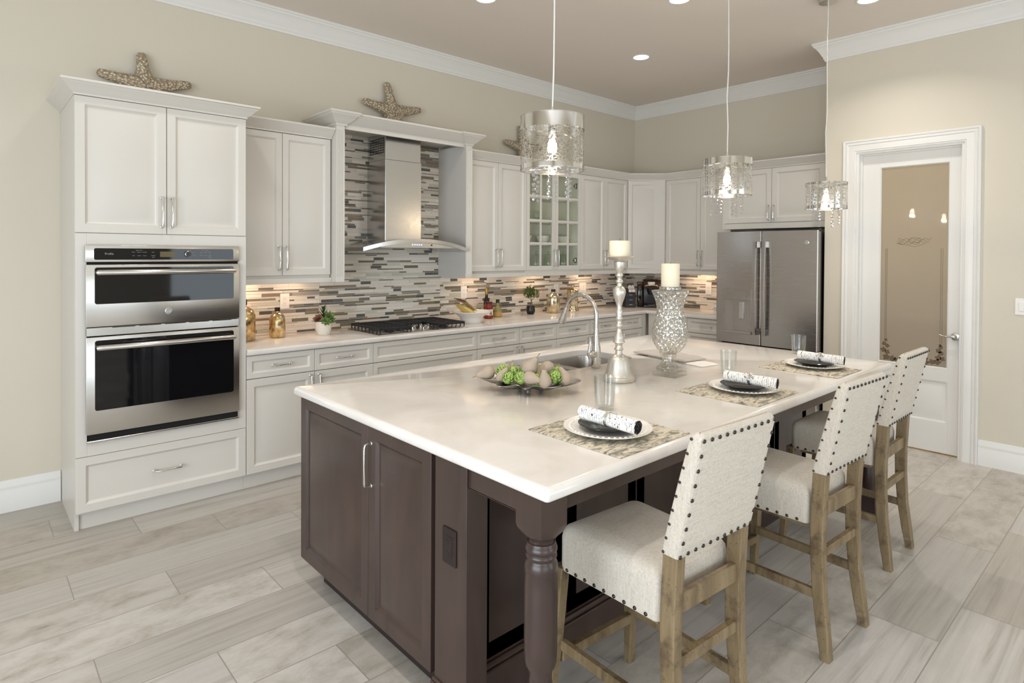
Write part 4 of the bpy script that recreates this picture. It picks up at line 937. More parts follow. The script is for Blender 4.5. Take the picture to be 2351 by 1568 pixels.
    for z, i in zip(zs, ins):
        yf_, yr, w = back(min(z, 1.062)); yf_ -= i * .8; yr += i * .8; w -= i; r = .009; P = []
        for cx, cy, a0 in ((w - r, yf_ - r, 0), (-w + r, yf_ - r, PI / 2), (-w + r, yr + r, PI), (w - r, yr + r, 1.5 * PI)): P += [(cx + r * math.cos(a0 + k * PI / 8), cy + r * math.sin(a0 + k * PI / 8), z) for k in range(5)]
        S.append([b.bm.verts.new(p) for p in P])
    for A, B in zip(S, S[1:]):
        n = len(A)
        for k in range(n): b.face([A[k], A[(k + 1) % n], B[(k + 1) % n], B[k]])
    b.face(S[0][::-1]); b.face(S[-1]); bk = b.build('backrest', lc, t, smooth=50)
    nr = Vector((0, -.98, -.2))
    for k in range(9):
        f = k / 8; z = .712 + .338 * f; yf_, yr, w = back(z)
        for s in (-1, 1):
            nail((s * (w - .009), yr, z), nr, bk); nail((s * w, yf_ - .009, z), (s, 0, 0), bk, .72)
    for k in range(1, 10):
        x = -W0 + 2 * W0 * k / 10
        for z in (.714, 1.049): nail((x, back(z)[1] - .0002, z), nr, bk)
    b = MB()
    for z in (.7075, ): b.tube([(-W0, back(z)[1] - .001, z + .011), (W0, back(z)[1] - .001, z + .011)], .0012, 5)
    for s in (-1, 1): b.tube([(s * (back(z)[2] - .0015), back(z)[1] + .0035, z) for z in (.71, .8, .9, 1.0, 1.05)], .0016, 5)
    b.build('seam_welt', lc, bk, smooth=60)
    return t
s1 = stool(); s1['label'] = 'linen counter stool nearest the turned island leg, at the front place setting'; s1['group'] = 'linen stools along the island'
s1.location = (1.188, -3.455, 0); s1.rotation_euler = (0, 0, -.07)
dup(s1, (2.160, -3.475, 0), 'linen counter stool in the middle of the three, at the second place setting', -.05)
dup(s1, (3.068, -3.412, 0), 'linen counter stool farthest along the island, toward the pantry door', .0)

# ------------------------------------------------------------------ pendants, downlights
def pendant(px, py, z0, z1, zs, rad, rot, strands, label):
    t = thing('pendant_light', label, 'pendant light', (px, py, z0), 'crystal pendants over the island'); n = 48
    L = Vector((px, py, z0)); H = z1 - z0
    b = MB(); ring = [[b.bm.verts.new((rad * math.cos(2 * PI * k / n + rot), rad * math.sin(2 * PI * k / n + rot), z)) for k in range(n)] for z in (0, .010, H - .008, H)]
    for A, B in zip(ring, ring[1:]):
        for k in range(n): b.face([A[k], A[(k + 1) % n], B[(k + 1) % n], B[k]])
    b.build('shade', M['lattice'], t, smooth=60, org=None).data.transform(Matrix.Translation(L))
    b = MB(); b.lathe([(rad * 1.004, 0), (rad * 1.004, .004), (rad * .985, .004), (rad * .985, 0)], L, n, cap0=False, cap1=False); b.lathe([(rad * 1.003, H - .003), (rad * 1.003, H), (rad * .985, H), (rad * .985, H - .003)], L, n, cap0=False, cap1=False)
    for k in range(3):
        a = 2 * PI * k / 3 + rot; b.tube([L + Vector((0, 0, H - .012)), L + Vector((rad * .99 * math.cos(a), rad * .99 * math.sin(a), H - .012))], .0025, 6)
    b.build('shade_rim', M['chrome'], t, smooth=50)
    b = MB(); b.lathe([(.016, H * .62), (.018, H * .64), (.018, H * .93), (.008, H + .01), (.006, H + .045)], L, 20); b.build('socket', M['chrome'], t)
    b = MB(); b.lathe([(.010, H * .60), (.018, H * .52), (.021, H * .42), (.016, H * .33), (.003, H * .29)], L, 18); b.build('bulb', M['bulb'], t)
    w = random.Random(int(px * 100)); b = MB(); pts = []
    for k in range(9): pts.append(Vector((px + (w.uniform(-.006, .006) if 0 < k < 8 else 0), py + (w.uniform(-.006, .006) if 0 < k < 8 else 0), z1 + .04 + (CZ - z1 - .05) * k / 8)))
    b.tube(pts, .0038, 8); b.build('cord', M['cord'], t, smooth=60)
    b = MB(); b.lathe([(.062, CZ - .024), (.062, CZ - .002), (.058, CZ - .0005)], (px, py, 0), 28); b.build('canopy', M['chrome'], t)
    b = MB(); b.lathe([(rad * .70, .03), (rad * .70, .033), (rad * .5, .033), (rad * .5, .03)], L, 40, cap0=False, cap1=False)
    for k in range(3): a = 2 * PI * k / 3 + rot + .5; b.tube([L + Vector((rad * .5 * math.cos(a), rad * .5 * math.sin(a), .031)), L + Vector((rad * .98 * math.cos(a), rad * .98 * math.sin(a), .012))], .002, 5)
    b.build('crystal_ring', M['chrome'], t, smooth=50)
    for k in range(strands):
        a = 2 * PI * k / strands + rot * 2; x, y = px + rad * .6 * math.cos(a), py + rad * .6 * math.sin(a); b = MB(); z = z0 + .03; zz = zs - z0 + .008 * math.sin(k * 2.3)
        m = int((.03 - zz) / .0205)
        for j in range(m):
            r = .0095 if j % 2 == 0 else .0085; zc_ = z - .010 - j * .0205
            b.lathe([(.001, -r), (r * .75, -r * .62), (r, 0), (r * .75, r * .62), (.001, r)], (x + .002 * math.sin(j * 2 + k), y + .002 * math.cos(j * 3), zc_), 7)
        b.build('crystal_strand', M['crystal'], t, smooth=0)
    l = bpy.data.lights.new('pendant_bulb', 'POINT'); l.energy = 7; l.color = (1, .76, .48); l.shadow_soft_size = .02
    o = link(bpy.data.objects.new('pendant_bulb', l)); o.location = (px, py, z0 + H * .25)
pendant(1.418, -2.82, 1.898, 2.128, 1.756, .137, .3, 6, 'chrome drum pendant hanging in front of the glass-door cabinet, nearest over the island')
pendant(2.785, -2.89, 1.878, 2.087, 1.746, .136, 1.1, 6, 'middle chrome drum pendant with crystal strands, left of the refrigerator doors')
pendant(4.129, -2.93, 1.872, 2.059, 1.738, .137, 2.0, 6, 'chrome drum pendant with crystal strands in front of the pantry door casing')
def downlight(x, y, label=None, seen=True):
    t = thing('recessed_downlight', label or 'unseen round ceiling downlight added for more light from above', 'light', (x, y, CZ), 'recessed downlights')
    b = MB(); b.lathe([(.083, CZ - .0005), (.083, CZ - .004), (.078, CZ - .007), (.070, CZ - .005), (.068, CZ - .0008)], (x, y, 0), 32, cap0=False, cap1=False); b.build('trim_ring', M['trim'], t)
    b = MB(); b.lathe([(.0685, CZ - .003), (.05, CZ - .0045), (.001, CZ - .005)], (x, y, 0), 32, cap0=False, cap1=False); b.build('lens', M['can'], t)
    l = bpy.data.lights.new('downlight_lamp', 'AREA'); l.shape = 'DISK'; l.size = .13; l.energy = CAN_POWER * (.5 if y > -1.5 else 1 if y > -4 else .35); l.color = CAN_COL; l.spread = math.radians(125)
    o = link(bpy.data.objects.new('downlight_lamp', l)); o.location = (x, y, CZ - .012)
downlight(2.33, -1.27, 'recessed ceiling downlight cut by the picture top, left of the first pendant cord')
downlight(3.355, -2.207, 'recessed ceiling downlight at the picture top between the first and second pendant cords')
downlight(4.34, -3.126, 'recessed ceiling downlight at the picture top, right of the third pendant cord')
downlight(4.215, -1.257, 'recessed ceiling downlight fully in view over the far cabinets')
for x, y in ((.45, -1.27), (.45, -3.2), (2.33, -4.6), (4.2, -5.2), (-1.6, -2.6), (.2, -6.0)): downlight(x, y)  # out-of-view downlights, added to strengthen the light from above
def strip(loc, sx, rz, p): o = area('under_cabinet_light', loc, (0, 0, rz), sx, .03, p, (1, .70, .46)); return o
for x, sx, p in ((1.06, .12, 2.2), (1.42, .12, 1.2), (3.2, .3, 1.3), (4.0, .3, 1.8), (4.8, .3, 1.8)): strip((x, -.15, 1.348), sx, 0, p * .6)
strip((5.73, -.95, 1.348), .3, PI / 2, .9); strip((5.73, -1.3, 1.348), .2, PI / 2, .8)

# ------------------------------------------------------------------ place settings
CT = .914
def mitem(b, name, m, label, cat, org, group=None, smooth=35): return tag(b.build(name, m, None, smooth, org=org), label, cat, group)
SET = ((1.225, -3.286, (1.031, 1.424), (-3.492, -3.082), 1.459, -3.083, .136, .0415, -.075, 'first place setting, nearest the turned leg'),
       (2.215, -3.290, (1.96, 2.36), (-3.478, -3.094), 2.529, -3.046, .122, .042, -.20, 'second place setting, in the middle'),
       (3.075, -3.270, (2.83, 3.18), (-3.478, -3.068), 3.478, -3.016, .118, .045, -.20, 'third place setting, farthest down the island'))
for si, (px, py, mx, my, gx, gy, gh, gr, na, lab) in enumerate(SET):
    b = MB(); b.box(mx[0], mx[1], my[0], my[1], CT + .0003, CT + .0035, .001); mitem(b, 'placemat', M['placemat'], 'marbled grey and cream placemat at the ' + lab, 'placemat', (px, py, CT), 'marbled placemats', 0)
    z = CT + .0036; b = MB(); R = .156
    b.lathe([(.09, 0), (.095, .003), (.10, .006), (.112, .007), (R * .99, .017), (R, .0185), (R * .995, .0200), (.115, .011), (.108, .0095), (.001, .0085)], (px, py, z), 56, cap1=False)
    for k in range(44):
        a = 2 * PI * k / 44; b.lathe([(.0052, 0), (.004, .0026), (.001, .0036)], (px + .133 * math.cos(a), py + .133 * math.sin(a), z + .0146), 8)
    mitem(b, 'dinner_plate', M['ceram'], 'white beaded-rim dinner plate at the ' + lab, 'plate', (px, py, z), 'white dinner plates')
    z2 = z + .0098; b = MB(); b.lathe([(.06, 0), (.068, .003), (.103, .0165), (.107, .0185), (.105, .0195), (.07, .0075), (.001, .006)], (px + .004, py, z2), 48, cap1=False)
    mitem(b, 'salad_plate', M['blackplate'], 'small black plate on the white plate at the ' + lab, 'plate', (px, py, z2), 'black side plates')
    # rolled napkin in a ring, lying across the plates
    ln = .232; nr = .0245; cz = z2 + .0235 + nr; c = Vector((px - .045 if si == 0 else px - .02, py - .04 + .0, cz)); dr = Vector((math.sin(-na) * 1, -math.cos(na), -.045)).normalized()
    t = thing('rolled_napkin', 'white script-print napkin rolled in a ring at the ' + lab, 'napkin', tuple(c), 'rolled napkins')
    def nf(r, zz, a): return r * (1 + .035 * math.sin(3 * a + 1) + .02 * math.sin(7 * a))
    b = MB(); b.lathe([(nr * .93, -ln / 2), (nr, -ln / 2 + .004), (nr * .97, -.01), (nr * .94, 0), (nr * .97, .01), (nr, ln / 2 - .004), (nr * .95, ln / 2)], c, 28, ax=dr, fn=nf); ro = b.build('roll', M['script'], t, smooth=50)
    ro.data.transform(Matrix.Identity(4))
    b = MB()
    for k in range(5): b.lathe([(nr * (.93 - k * .18), ln / 2 + .0006), (nr * (.9 - k * .18), ln / 2 + .0018), (nr * (.80 - k * .18), ln / 2 + .0006)], c, 28, ax=dr, fn=nf, cap0=False, cap1=False)
    b.lathe([(nr * .93, ln / 2 + .0003), (.0005, ln / 2 + .0003)], c, 28, ax=dr, fn=nf, cap0=False); b.build('coiled_end', M['coil'], t)
    b = MB(); q = Vector((0, 0, 1)).rotation_difference(dr); side = dr.cross(Vector((0, 0, 1))).normalized()
    for k in range(3): b.tube([c + dr * (-.004 + k * .004 + .002 * math.sin(j)) + (side * math.cos(j * PI / 9) + Vector((0, 0, 1)) * math.sin(j * PI / 9)) * (nr * 1.03) for j in range(19)], .0014, 6)
    top = c + Vector((0, 0, nr * 1.06))
    for k in range(7):
        a = k * 2 * PI / 7 + si; b.tube([top + (dr * math.cos(a) + side * math.sin(a)) * r - Vector((0, 0, abs(math.sin(a)) * r * r * 16)) for r in (.002, .012, .022, .034)], [.0016, .0014, .0016, .0022], 6)
    b.build('napkin_ring', M['silver'] if si == 0 else M['chrome'], t, smooth=60)
    # tumbler
    sq = si == 0
    def gf(r, zz, a): return r * (1 + (.13 if sq else .0) * (math.cos(4 * (a - .6)) ** 2 - .5) * (1 - .2 * zz / .13))
    b = MB(); b.lathe([(gr * .78, .0005), (gr * .82, .004), (gr * .93, gh * .4), (gr, gh), (gr * .955, gh), (gr * .88, gh * .4), (gr * .74, .014), (.001, .013)], (gx, gy, CT), 40, cap1=False, fn=gf)
    mitem(b, 'drinking_glass', M['glass'], ('squarish clear tumbler' if sq else 'round clear tumbler') + ' behind the ' + lab, 'glass', (gx, gy, CT), 'clear tumblers', 50)

# ------------------------------------------------------------------ candlestick and cut-glass hurricane
cx, cy = 1.956, -2.769
b = MB(); b.lathe([(.078, .0005), (.079, .004), (.078, .022), (.072, .026), (.066, .036), (.058, .07), (.052, .10), (.044, .118), (.030, .126), (.022, .129), (.017, .134), (.0165, .148), (.022, .153), (.0235, .157), (.018, .163), (.0165, .176), (.022, .186), (.030, .190), (.0295, .196), (.025, .200), (.024, .215),
         (.020, .228), (.017, .232), (.013, .25), (.013, .262), (.019, .270), (.019, .276), (.013, .284), (.013, .298), (.0185, .306), (.0185, .311), (.014, .318), (.0155, .33), (.0175, .345), (.013, .352), (.0125, .37), (.022, .40), (.0295, .422), (.0325, .437), (.031, .452), (.022, .464), (.013, .470), (.0125, .482), (.019, .489), (.019, .494), (.0125, .501), (.013, .512), (.0185, .519), (.0185, .524),
         (.013, .531), (.0145, .538), (.023, .552), (.027, .575), (.028, .588), (.024, .591), (.034, .594), (.056, .600), (.072, .612), (.074, .6135), (.072, .6155), (.05, .606), (.001, .603)], (cx, cy, CT), 40, cap1=False)
mitem(b, 'candlestick', M['silver'], 'tall turned antique-silver candlestick with a bell-shaped foot beside the faucet', 'candlestick', (cx, cy, CT), None, 45)
t = thing('pillar_candle', 'wide ivory pillar candle on the tall silver candlestick', 'candle', (cx, cy, CT + .6035)); b = MB()
b.lathe([(.0495, 0), (.0505, .003), (.0505, .083), (.048, .087), (.02, .0855), (.001, .085)], (cx, cy, CT + .6066), 40, cap1=False); b.build('wax', M['wax'], t, smooth=50); MB().tube([(cx, cy, CT + .69), (cx + .001, cy, CT + .70), (cx + .003, cy, CT + .706)], .001, 6).build('wick', M['black'], t)
cx, cy = 2.262, -2.862
t = thing('hurricane_vase', 'diamond-cut silvered glass hurricane vase on a stepped glass foot', 'vase', (cx, cy, CT))
def dia(r, z, a):
    u = a * 7 / PI + (z - .12) * 26; v = a * 7 / PI - (z - .12) * 26; near = lambda x: abs(x - round(x))
    return r - .0042 * max(0, 1 - min(near(u), near(v)) / .13) + .006 * min(near(u), near(v))
pv = [(.030, .112), (.046, .122), (.062, .135), (.076, .155), (.086, .18), (.0905, .205), (.0905, .23), (.086, .256), (.078, .285), (.070, .31), (.066, .335), (.067, .355), (.072, .380), (.080, .405), (.089, .425), (.0945, .436)]
def interp(pr, n):
    P = []
    for k in range(n + 1):
        f = k / n * (len(pr) - 1); i = min(int(f), len(pr) - 2); g = f - i; P.append((pr[i][0] * (1 - g) + pr[i + 1][0] * g, pr[i][1] * (1 - g) + pr[i + 1][1] * g))
    return P
b = MB(); b.lathe(interp(pv, 90), (cx, cy, CT), 176, cap0=False, cap1=False, fn=dia); b.build('cut_bowl', M['cutglass'], t, smooth=12)
b = MB(); b.lathe([(.028, .113), (.036, .110), (.036, .103), (.033, .10), (.033, .092), (.029, .088), (.028, .076), (.026, .066), (.032, .06), (.040, .052), (.045, .046), (.045, .042)], (cx, cy, CT), 32); b.build('stem', M['clearbase'], t, smooth=40)
rz = Matrix.Translation((cx, cy, 0)) @ Matrix.Rotation(.10, 4, 'Z') @ Matrix.Translation((-cx, -cy, 0))
b = MB(); b.box(cx - .050, cx + .050, cy - .050, cy + .050, CT + .0225, CT + .042, .002); b.box(cx - .066, cx + .066, cy - .066, cy + .066, CT + .0005, CT + .022, .002); b.xform(rz); b.build('foot', M['clearbase'], t, smooth=0)
b = MB(); b.lathe([(.0935, .434), (.0955, .437), (.0935, .440), (.060, .441), (.001, .4405)], (cx, cy, CT), 48, cap0=False, cap1=False); b.lathe([(.054, .441), (.056, .444), (.056, .456), (.054, .459), (.001, .4585)], (cx, cy, CT), 48, cap1=False); b.build('candle_plate', M['cutglass'], t, smooth=50)
t = thing('pillar_candle', 'tall ivory pillar candle on top of the cut-glass hurricane vase', 'candle', (cx, cy, CT + .459)); b = MB()
b.lathe([(.0455, 0), (.0468, .003), (.0468, .116), (.044, .120), (.02, .1185), (.001, .118)], (cx, cy, CT + .4595), 40, cap1=False); b.build('wax', M['wax'], t, smooth=50); MB().tube([(cx, cy, CT + .576), (cx + .001, cy, CT + .585), (cx + .003, cy, CT + .59)], .001, 6).build('wick', M['black'], t)
b = MB(); b.lathe([(.047, .0005), (.048, .004), (.044, .014), (.028, .026), (.020, .038), (.017, .058), (.022, .07), (.03, .082), (.033, .10), (.029, .108), (.001, .11)], (2.40, -2.744, CT), 32, cap1=False)
mitem(b, 'votive_holder', M['cutglass'], 'small flared glass candle holder peeking out behind the hurricane foot', 'candle holder', (2.40, -2.744, CT), None, 50)
# folded towels
def cloth(name, m, label, poly, z0, z1, wob):
    b = MB(); cxx = sum(p[0] for p in poly) / 4; cyy = sum(p[1] for p in poly) / 4; n = 14; top = []; bot = []
    P = [Vector((p[0], p[1])) for p in poly]; w = random.Random(3)
    def pt(i, j): f, g = i / n, j / n; return (P[0] * (1 - f) + P[1] * f) * (1 - g) + (P[3] * (1 - f) + P[2] * f) * g
    for j in range(n + 1):
        for i in range(n + 1):
            p = pt(i, j); e = min(i, j, n - i, n - j); d = wob * math.sin(i * 1.1 + j * .3) * math.cos(j * .7) * .5
            top.append(b.bm.verts.new((p.x + wob * math.sin(j * 1.3) * (e == 0), p.y + wob * math.cos(i * 1.2) * (e == 0), (z1 if e > 0 else (z0 + z1) / 2) + (d if e > 0 else 0)))); bot.append(b.bm.verts.new((p.x, p.y, z0)))
    m1 = n + 1
    for j in range(n):
        for i in range(n):
            k = j * m1 + i; b.face([top[k], top[k + 1], top[k + m1 + 1], top[k + m1]]); b.face([bot[k], bot[k + m1], bot[k + m1 + 1], bot[k + 1]])
    per = [i for i in range(n)] + [n + j * m1 for j in range(n)] + [n * m1 + i for i in range(n, 0, -1)] + [j * m1 for j in range(n, 0, -1)]
    for a, c in zip(per, per[1:] + per[:1]): b.face([top[a], bot[a], bot[c], top[c]])
    return mitem(b, name, m, label, 'towel', (cxx, cyy, z0), None, 60)
cloth('folded_towel', M['white_towel'], 'white folded dish towel under the grey one behind the hurricane vase', [(2.66, -2.45), (2.585, -2.86), (2.73, -2.885), (2.82, -2.47)], CT + .0005, CT + .007, .002)
cloth('folded_towel', M['grey_towel'], 'grey patterned dish towel folded on top of the white towel', [(2.655, -2.345), (2.60, -2.74), (2.775, -2.775), (2.86, -2.39)], CT + .0105, CT + .024, .0028)

# ------------------------------------------------------------------ leaf tray with stone pears and artichokes
TC = Vector((1.452, -2.652, CT)); E1 = Vector((.6, -.8, 0)); E2 = Vector((.8, .6, 0))
def T3(u, v, z): return TC + E1 * u + E2 * v + Vector((0, 0, z))
t = thing('leaf_tray', 'pewter leaf-shaped tray holding stone pears and artichokes near the sink', 'tray', tuple(TC))
b = MB(); n = 120; LO = [(0, .235), (.55, .205), (1.15, .19), (2.0, .185), (PI, .24), (3.95, .20), (4.75, .165), (5.65, .205)]
def rad(a):
    r = .135
    for c, l in LO:
        d = (a - c + PI) % (2 * PI) - PI; r = max(r, .11 + (l - .11) * math.exp(-(d / .30) ** 2))
    return r * (1 - .22 * abs(math.sin(a)) ** 2)
R_ = []
for f, z in ((.02, .022), (.35, .024), (.6, .029), (.8, .037), (.92, .045), (1.0, .052), (1.0, .0495), (.92, .042), (.8, .0335), (.6, .0255), (.35, .0205), (.02, .0185)):
    R_.append([b.bm.verts.new(T3(rad(2 * PI * k / n) * f * math.cos(2 * PI * k / n), rad(2 * PI * k / n) * f * math.sin(2 * PI * k / n), z + (.008 * f * f * math.cos(4 * PI * k / n) + .004 * f * math.sin(9 * 2 * PI * k / n)))) for k in range(n)])
for A, B in zip(R_, R_[1:]):
    for k in range(n): b.face([A[k], A[(k + 1) % n], B[(k + 1) % n], B[k]])
b.face(R_[0]); b.face(R_[-1]); b.build('leaf_dish', M['pewter'], t, smooth=45)
b = MB()
for u, v in ((0, -.04), (-.05, .04), (.05, .04)): b.lathe([(.009, .0005), (.01, .004), (.008, .012), (.012, .024)], T3(u, v, 0), 12)
b.build('foot', M['pewter'], t)
PEARS = [(-.190, -.008, .080, .031, (-.8, -.2, -.25), 'at the left tip of the tray'), (-.118, -.055, .072, .026, (.5, .3, .85), 'small one at the tray front left'), (-.02, .055, .098, .032, (-.8, -.3, -.55), 'at the back of the tray, leaning left'),
         (.005, -.032, .108, .0365, (.35, -.15, .55), 'fat one topmost in the middle of the pile'), (.078, .028, .103, .034, (-.85, -.3, -.4), 'with a pale stem resting high on the right of the pile'), (.035, -.01, .078, .022, (.9, -.2, -.3), 'small one tucked in the middle of the pile'),
         (.015, -.088, .080, .030, (.95, -.3, -.15), 'lying at the front edge of the tray'), (.085, -.09, .066, .0295, (-.1, -.1, 1), 'standing upright with its stem at the tray front'), (.165, -.03, .072, .030, (-.45, .35, .85), 'leaning at the right end of the tray'), (-.088, .05, .088, .017, (0, 0, 1), 'smallest one at the back left of the tray')]
for u, v, z, r, ax, lab in PEARS:
    c = T3(u, v, z); A = (E1 * ax[0] + E2 * ax[1] + Vector((0, 0, ax[2]))).normalized()
    t = thing('stone_pear', 'grey-brown stone pear ' + lab, 'decorative pear', tuple(c), 'stone pears on the leaf tray')
    b = MB(); b.lathe([(.001, -r * .98), (r * .4, -r * .93), (r * .8, -r * .62), (r, -r * .1), (r * .93, r * .4), (r * .72, r * .85), (r * .5, r * 1.25), (r * .40, r * 1.55), (r * .28, r * 1.78), (.001, r * 1.86)], c, 22, ax=A); b.build('fruit', M['stone'], t, smooth=70)
    MB().tube([c + A * r * 1.82, c + A * r * 2.15 + E2 * .002, c + A * r * 2.5 + E1 * .003], [.0022, .0018, .0022], 6).build('stem', M['stem'], t)
def artichoke(u, v, z, r, lab, seed):
    w = random.Random(seed); b = MB(); c = T3(u, v, z); A = (Vector((w.uniform(-.5, .5), w.uniform(-.5, .5), 1))).normalized(); q = Vector((0, 0, 1)).rotation_difference(A)
    b.lathe([(.001, -r * .8), (r * .6, -r * .55), (r * .72, 0), (r * .5, r * .6), (.001, r * .85)], c, 12, ax=A)
    for ring, (el, m) in enumerate(((-.55, 9), (-.2, 10), (.15, 10), (.5, 9), (.85, 7), (1.2, 5))):
        for k in range(m):
            a = 2 * PI * (k + .5 * (ring % 2)) / m + w.uniform(-.1, .1); d = Vector((math.cos(a) * math.cos(el), math.sin(a) * math.cos(el), math.sin(el))); tz = Vector((-math.cos(a) * math.sin(el), -math.sin(a) * math.sin(el), math.cos(el))); s = Vector((-math.sin(a), math.cos(a), 0))
            base = d * r * .62; tip = d * r * (.95 + w.uniform(0, .12)) + tz * r * (.62 + w.uniform(0, .12)); mid = d * r * .90 + tz * r * .22; hw = r * .25
            V = [b.bm.verts.new(c + q @ p) for p in (base - s * hw * .6, base + s * hw * .6, mid + s * hw, tip, mid - s * hw, mid + d * r * .10)]
            for f in ((0, 1, 5), (1, 2, 5), (2, 3, 5), (3, 4, 5), (4, 0, 5), (0, 4, 3, 2, 1)): b.face([V[i] for i in f])
    mitem(b, 'artichoke', M['arti'], 'green artichoke ' + lab, 'artichoke', tuple(c), 'artichokes on the leaf tray', 30)
for i, a in enumerate(((-.125, .012, .076, .034, 'behind the small pear at the left of the tray'), (-.065, -.018, .078, .034, 'left of the topmost stone pear'), (-.085, -.080, .068, .030, 'at the front left of the tray rim'), (-.024, -.080, .070, .030, 'at the front, under the topmost stone pear'), (.03, .075, .078, .030, 'at the very back of the tray'), (.05, -.062, .060, .031, 'at the front between the lying and standing pears'),
                       (.122, -.055, .076, .033, 'at the right front beside the upright pear'), (.125, .03, .080, .030, 'at the right back beside the high pear'), (-.05, .092, .068, .024, 'at the back left behind the leaning pear'))): artichoke(*a, 20 + i)

# ------------------------------------------------------------------ things on the back counter
def bottle(name, m, label, c, r, h, neck, cap=True, group=None, words_=None):
    t = thing(name, label, 'bottle', (c[0], c[1], CT), group); b = MB(); bh = h - neck
    b.lathe([(r * .93, .0005), (r, .006), (r, bh * .66), (r * .97, bh * .76), (r * .82, bh * .88), (r * .5, bh * .97), (r * .30, bh), (r * .28, bh + neck * .3)], (c[0], c[1], CT), 40); b.build('glass_body', m, t, smooth=55)
    b = MB(); b.lathe([(r * .33, bh + neck * .2), (r * .34, bh + neck * .3), (r * .34, h - .003), (r * .30, h)], (c[0], c[1], CT), 24); b.build('cap', M['dkwood_plate'], t)
    if words_:
        b = MB(); vd = math.atan2(-4.634 - c[1], -.462 - c[0])
        for s, zz, sz in words_: b.text(s, sz, lambda x, y, zz=zz: (c[0] + (r + .0006) * math.cos(vd + x / r), c[1] + (r + .0006) * math.sin(vd + x / r), CT + zz + y))
        b.build('lettering', M['stem'], t, smooth=0)
    return t
bottle('mercury_bottle', M['mercury'], 'large gold mercury-glass bottle half hidden by the oven cabinet', (1.01, -.19), .084, .292, .05, words_=[('TES A', .145, .03), ('CAVE', .075, .028)])
bottle('mercury_bottle', M['mercury'], 'small gold mercury-glass bottle with a dark cap left of the succulent', (1.26, -.175), .056, .221, .036)
bottle('mercury_bottle', M['mercury2'], 'silver-gold mercury-glass bottle with a short dark cap right of the bonsai', (4.184, -.18), .069, .250, .035)
c = (4.526, -.144); t = thing('mercury_jar', 'tall gold mercury-glass jar with a knobbed lid, seen through the faucet arc', 'jar', (c[0], c[1], CT)); b = MB()
b.lathe([(.072, .0005), (.073, .006), (.068, .02), (.058, .036), (.057, .05), (.060, .06), (.060, .205), (.062, .21), (.062, .218)], (c[0], c[1], CT), 36); b.build('glass_body', M['mercury2'], t, smooth=50)
b = MB(); b.lathe([(.062, .2185), (.062, .226), (.05, .236), (.026, .25), (.010, .256), (.009, .262), (.012, .269), (.008, .277), (.001, .279)], (c[0], c[1], CT), 30, cap1=False); b.build('lid', M['mercury'], t, smooth=50)
# succulent
c = (1.585, -.25); t = thing('potted_succulent', 'mixed green succulents in a small dimpled white pot left of the cooktop', 'plant', (c[0], c[1], CT)); b = MB()
def dim(r, z, a): return r * (1 - .022 * (math.cos(9 * a + (PI if int(z / .028) % 2 else 0)) + 1) * math.sin(PI * ((z / .028) % 1)))
b.lathe(interp([(.044, .0005), (.047, .006), (.058, .05), (.066, .092), (.067, .103)], 24) + [(.062, .103), (.060, .09)], (c[0], c[1], CT), 54, fn=lambda r, z, a: dim(r, z, a) if .008 < z < .1 else r); b.build('pot', M['pot'], t, smooth=50)
MB().lathe([(.060, .090), (.058, .094), (.001, .098)], (c[0], c[1], CT), 24, cap1=False).build('soil', M['soil'], t)
def leaf(b, p, d, upv, ln, w, th, n=5):
    s = d.cross(upv).normalized(); nn = s.cross(d).normalized(); L = []
    for i in range(n + 1):
        f = i / n; ww = w * math.sin(PI * (.12 + .88 * f) ** .8) if f < 1 else w * .06; q = p + d * ln * f + nn * ln * .18 * f * f
        L.append([b.bm.verts.new(q + s * ww), b.bm.verts.new(q + nn * th * (1 - f * .7)), b.bm.verts.new(q - s * ww), b.bm.verts.new(q - nn * th * (1 - f * .7))])
    for A, B in zip(L, L[1:]):
        for k in range(4): b.face([A[k], A[(k + 1) % 4], B[(k + 1) % 4], B[k]])
    b.face(L[0][::-1]); b.face(L[-1])
def rosette(name, m, p, r, lean, rings=4, seed=0):
    w = random.Random(seed); b = MB(); q = Vector((0, 0, 1)).rotation_difference(Vector(lean).normalized())
    for j in range(rings):
        el = .1 + j * .38; m_ = 9 - j
        for k in range(m_):
            a = 2 * PI * k / m_ + j * .4; d = q @ Vector((math.cos(a) * math.cos(el), math.sin(a) * math.cos(el), math.sin(el))); leaf(b, Vector(p), d, q @ Vector((0, 0, 1)), r * (1 - j * .18) * w.uniform(.9, 1.1), r * .24, .004)
    b.build(name, m, t, smooth=60)
base_ = Vector((c[0], c[1], CT + .10))
rosette('rosette', M['succ'], base_ + Vector((.028, -.035, .03)), .060, (.35, -.75, .6), 5, 1); rosette('rosette', M['succ'], base_ + Vector((-.005, -.05, .005)), .05, (-.1, -.7, .55), 3, 2); rosette('rosette', M['succr'], base_ + Vector((-.048, -.01, .02)), .048, (-.6, -.3, .7), 3, 3); rosette('rosette', M['succ'], base_ + Vector((.055, .01, .01)), .045, (.7, -.1, .5), 3, 4)
b = MB(); w = random.Random(5)
for k in range(24):
    f = k / 24; a = k * 2.4; p = base_ + Vector((-.002, 0, .01 + .10 * f)); d = Vector((math.cos(a) * .8, math.sin(a) * .8, .55)).normalized(); leaf(b, p, d, Vector((0, 0, 1)), .055 * (1.1 - .5 * f), .007, .003)
b.tube([base_ - Vector((0, 0, .01)), base_ + Vector((-.002, 0, .115))], .004, 6); b.build('spiky_stem', M['succd'], t, smooth=60)
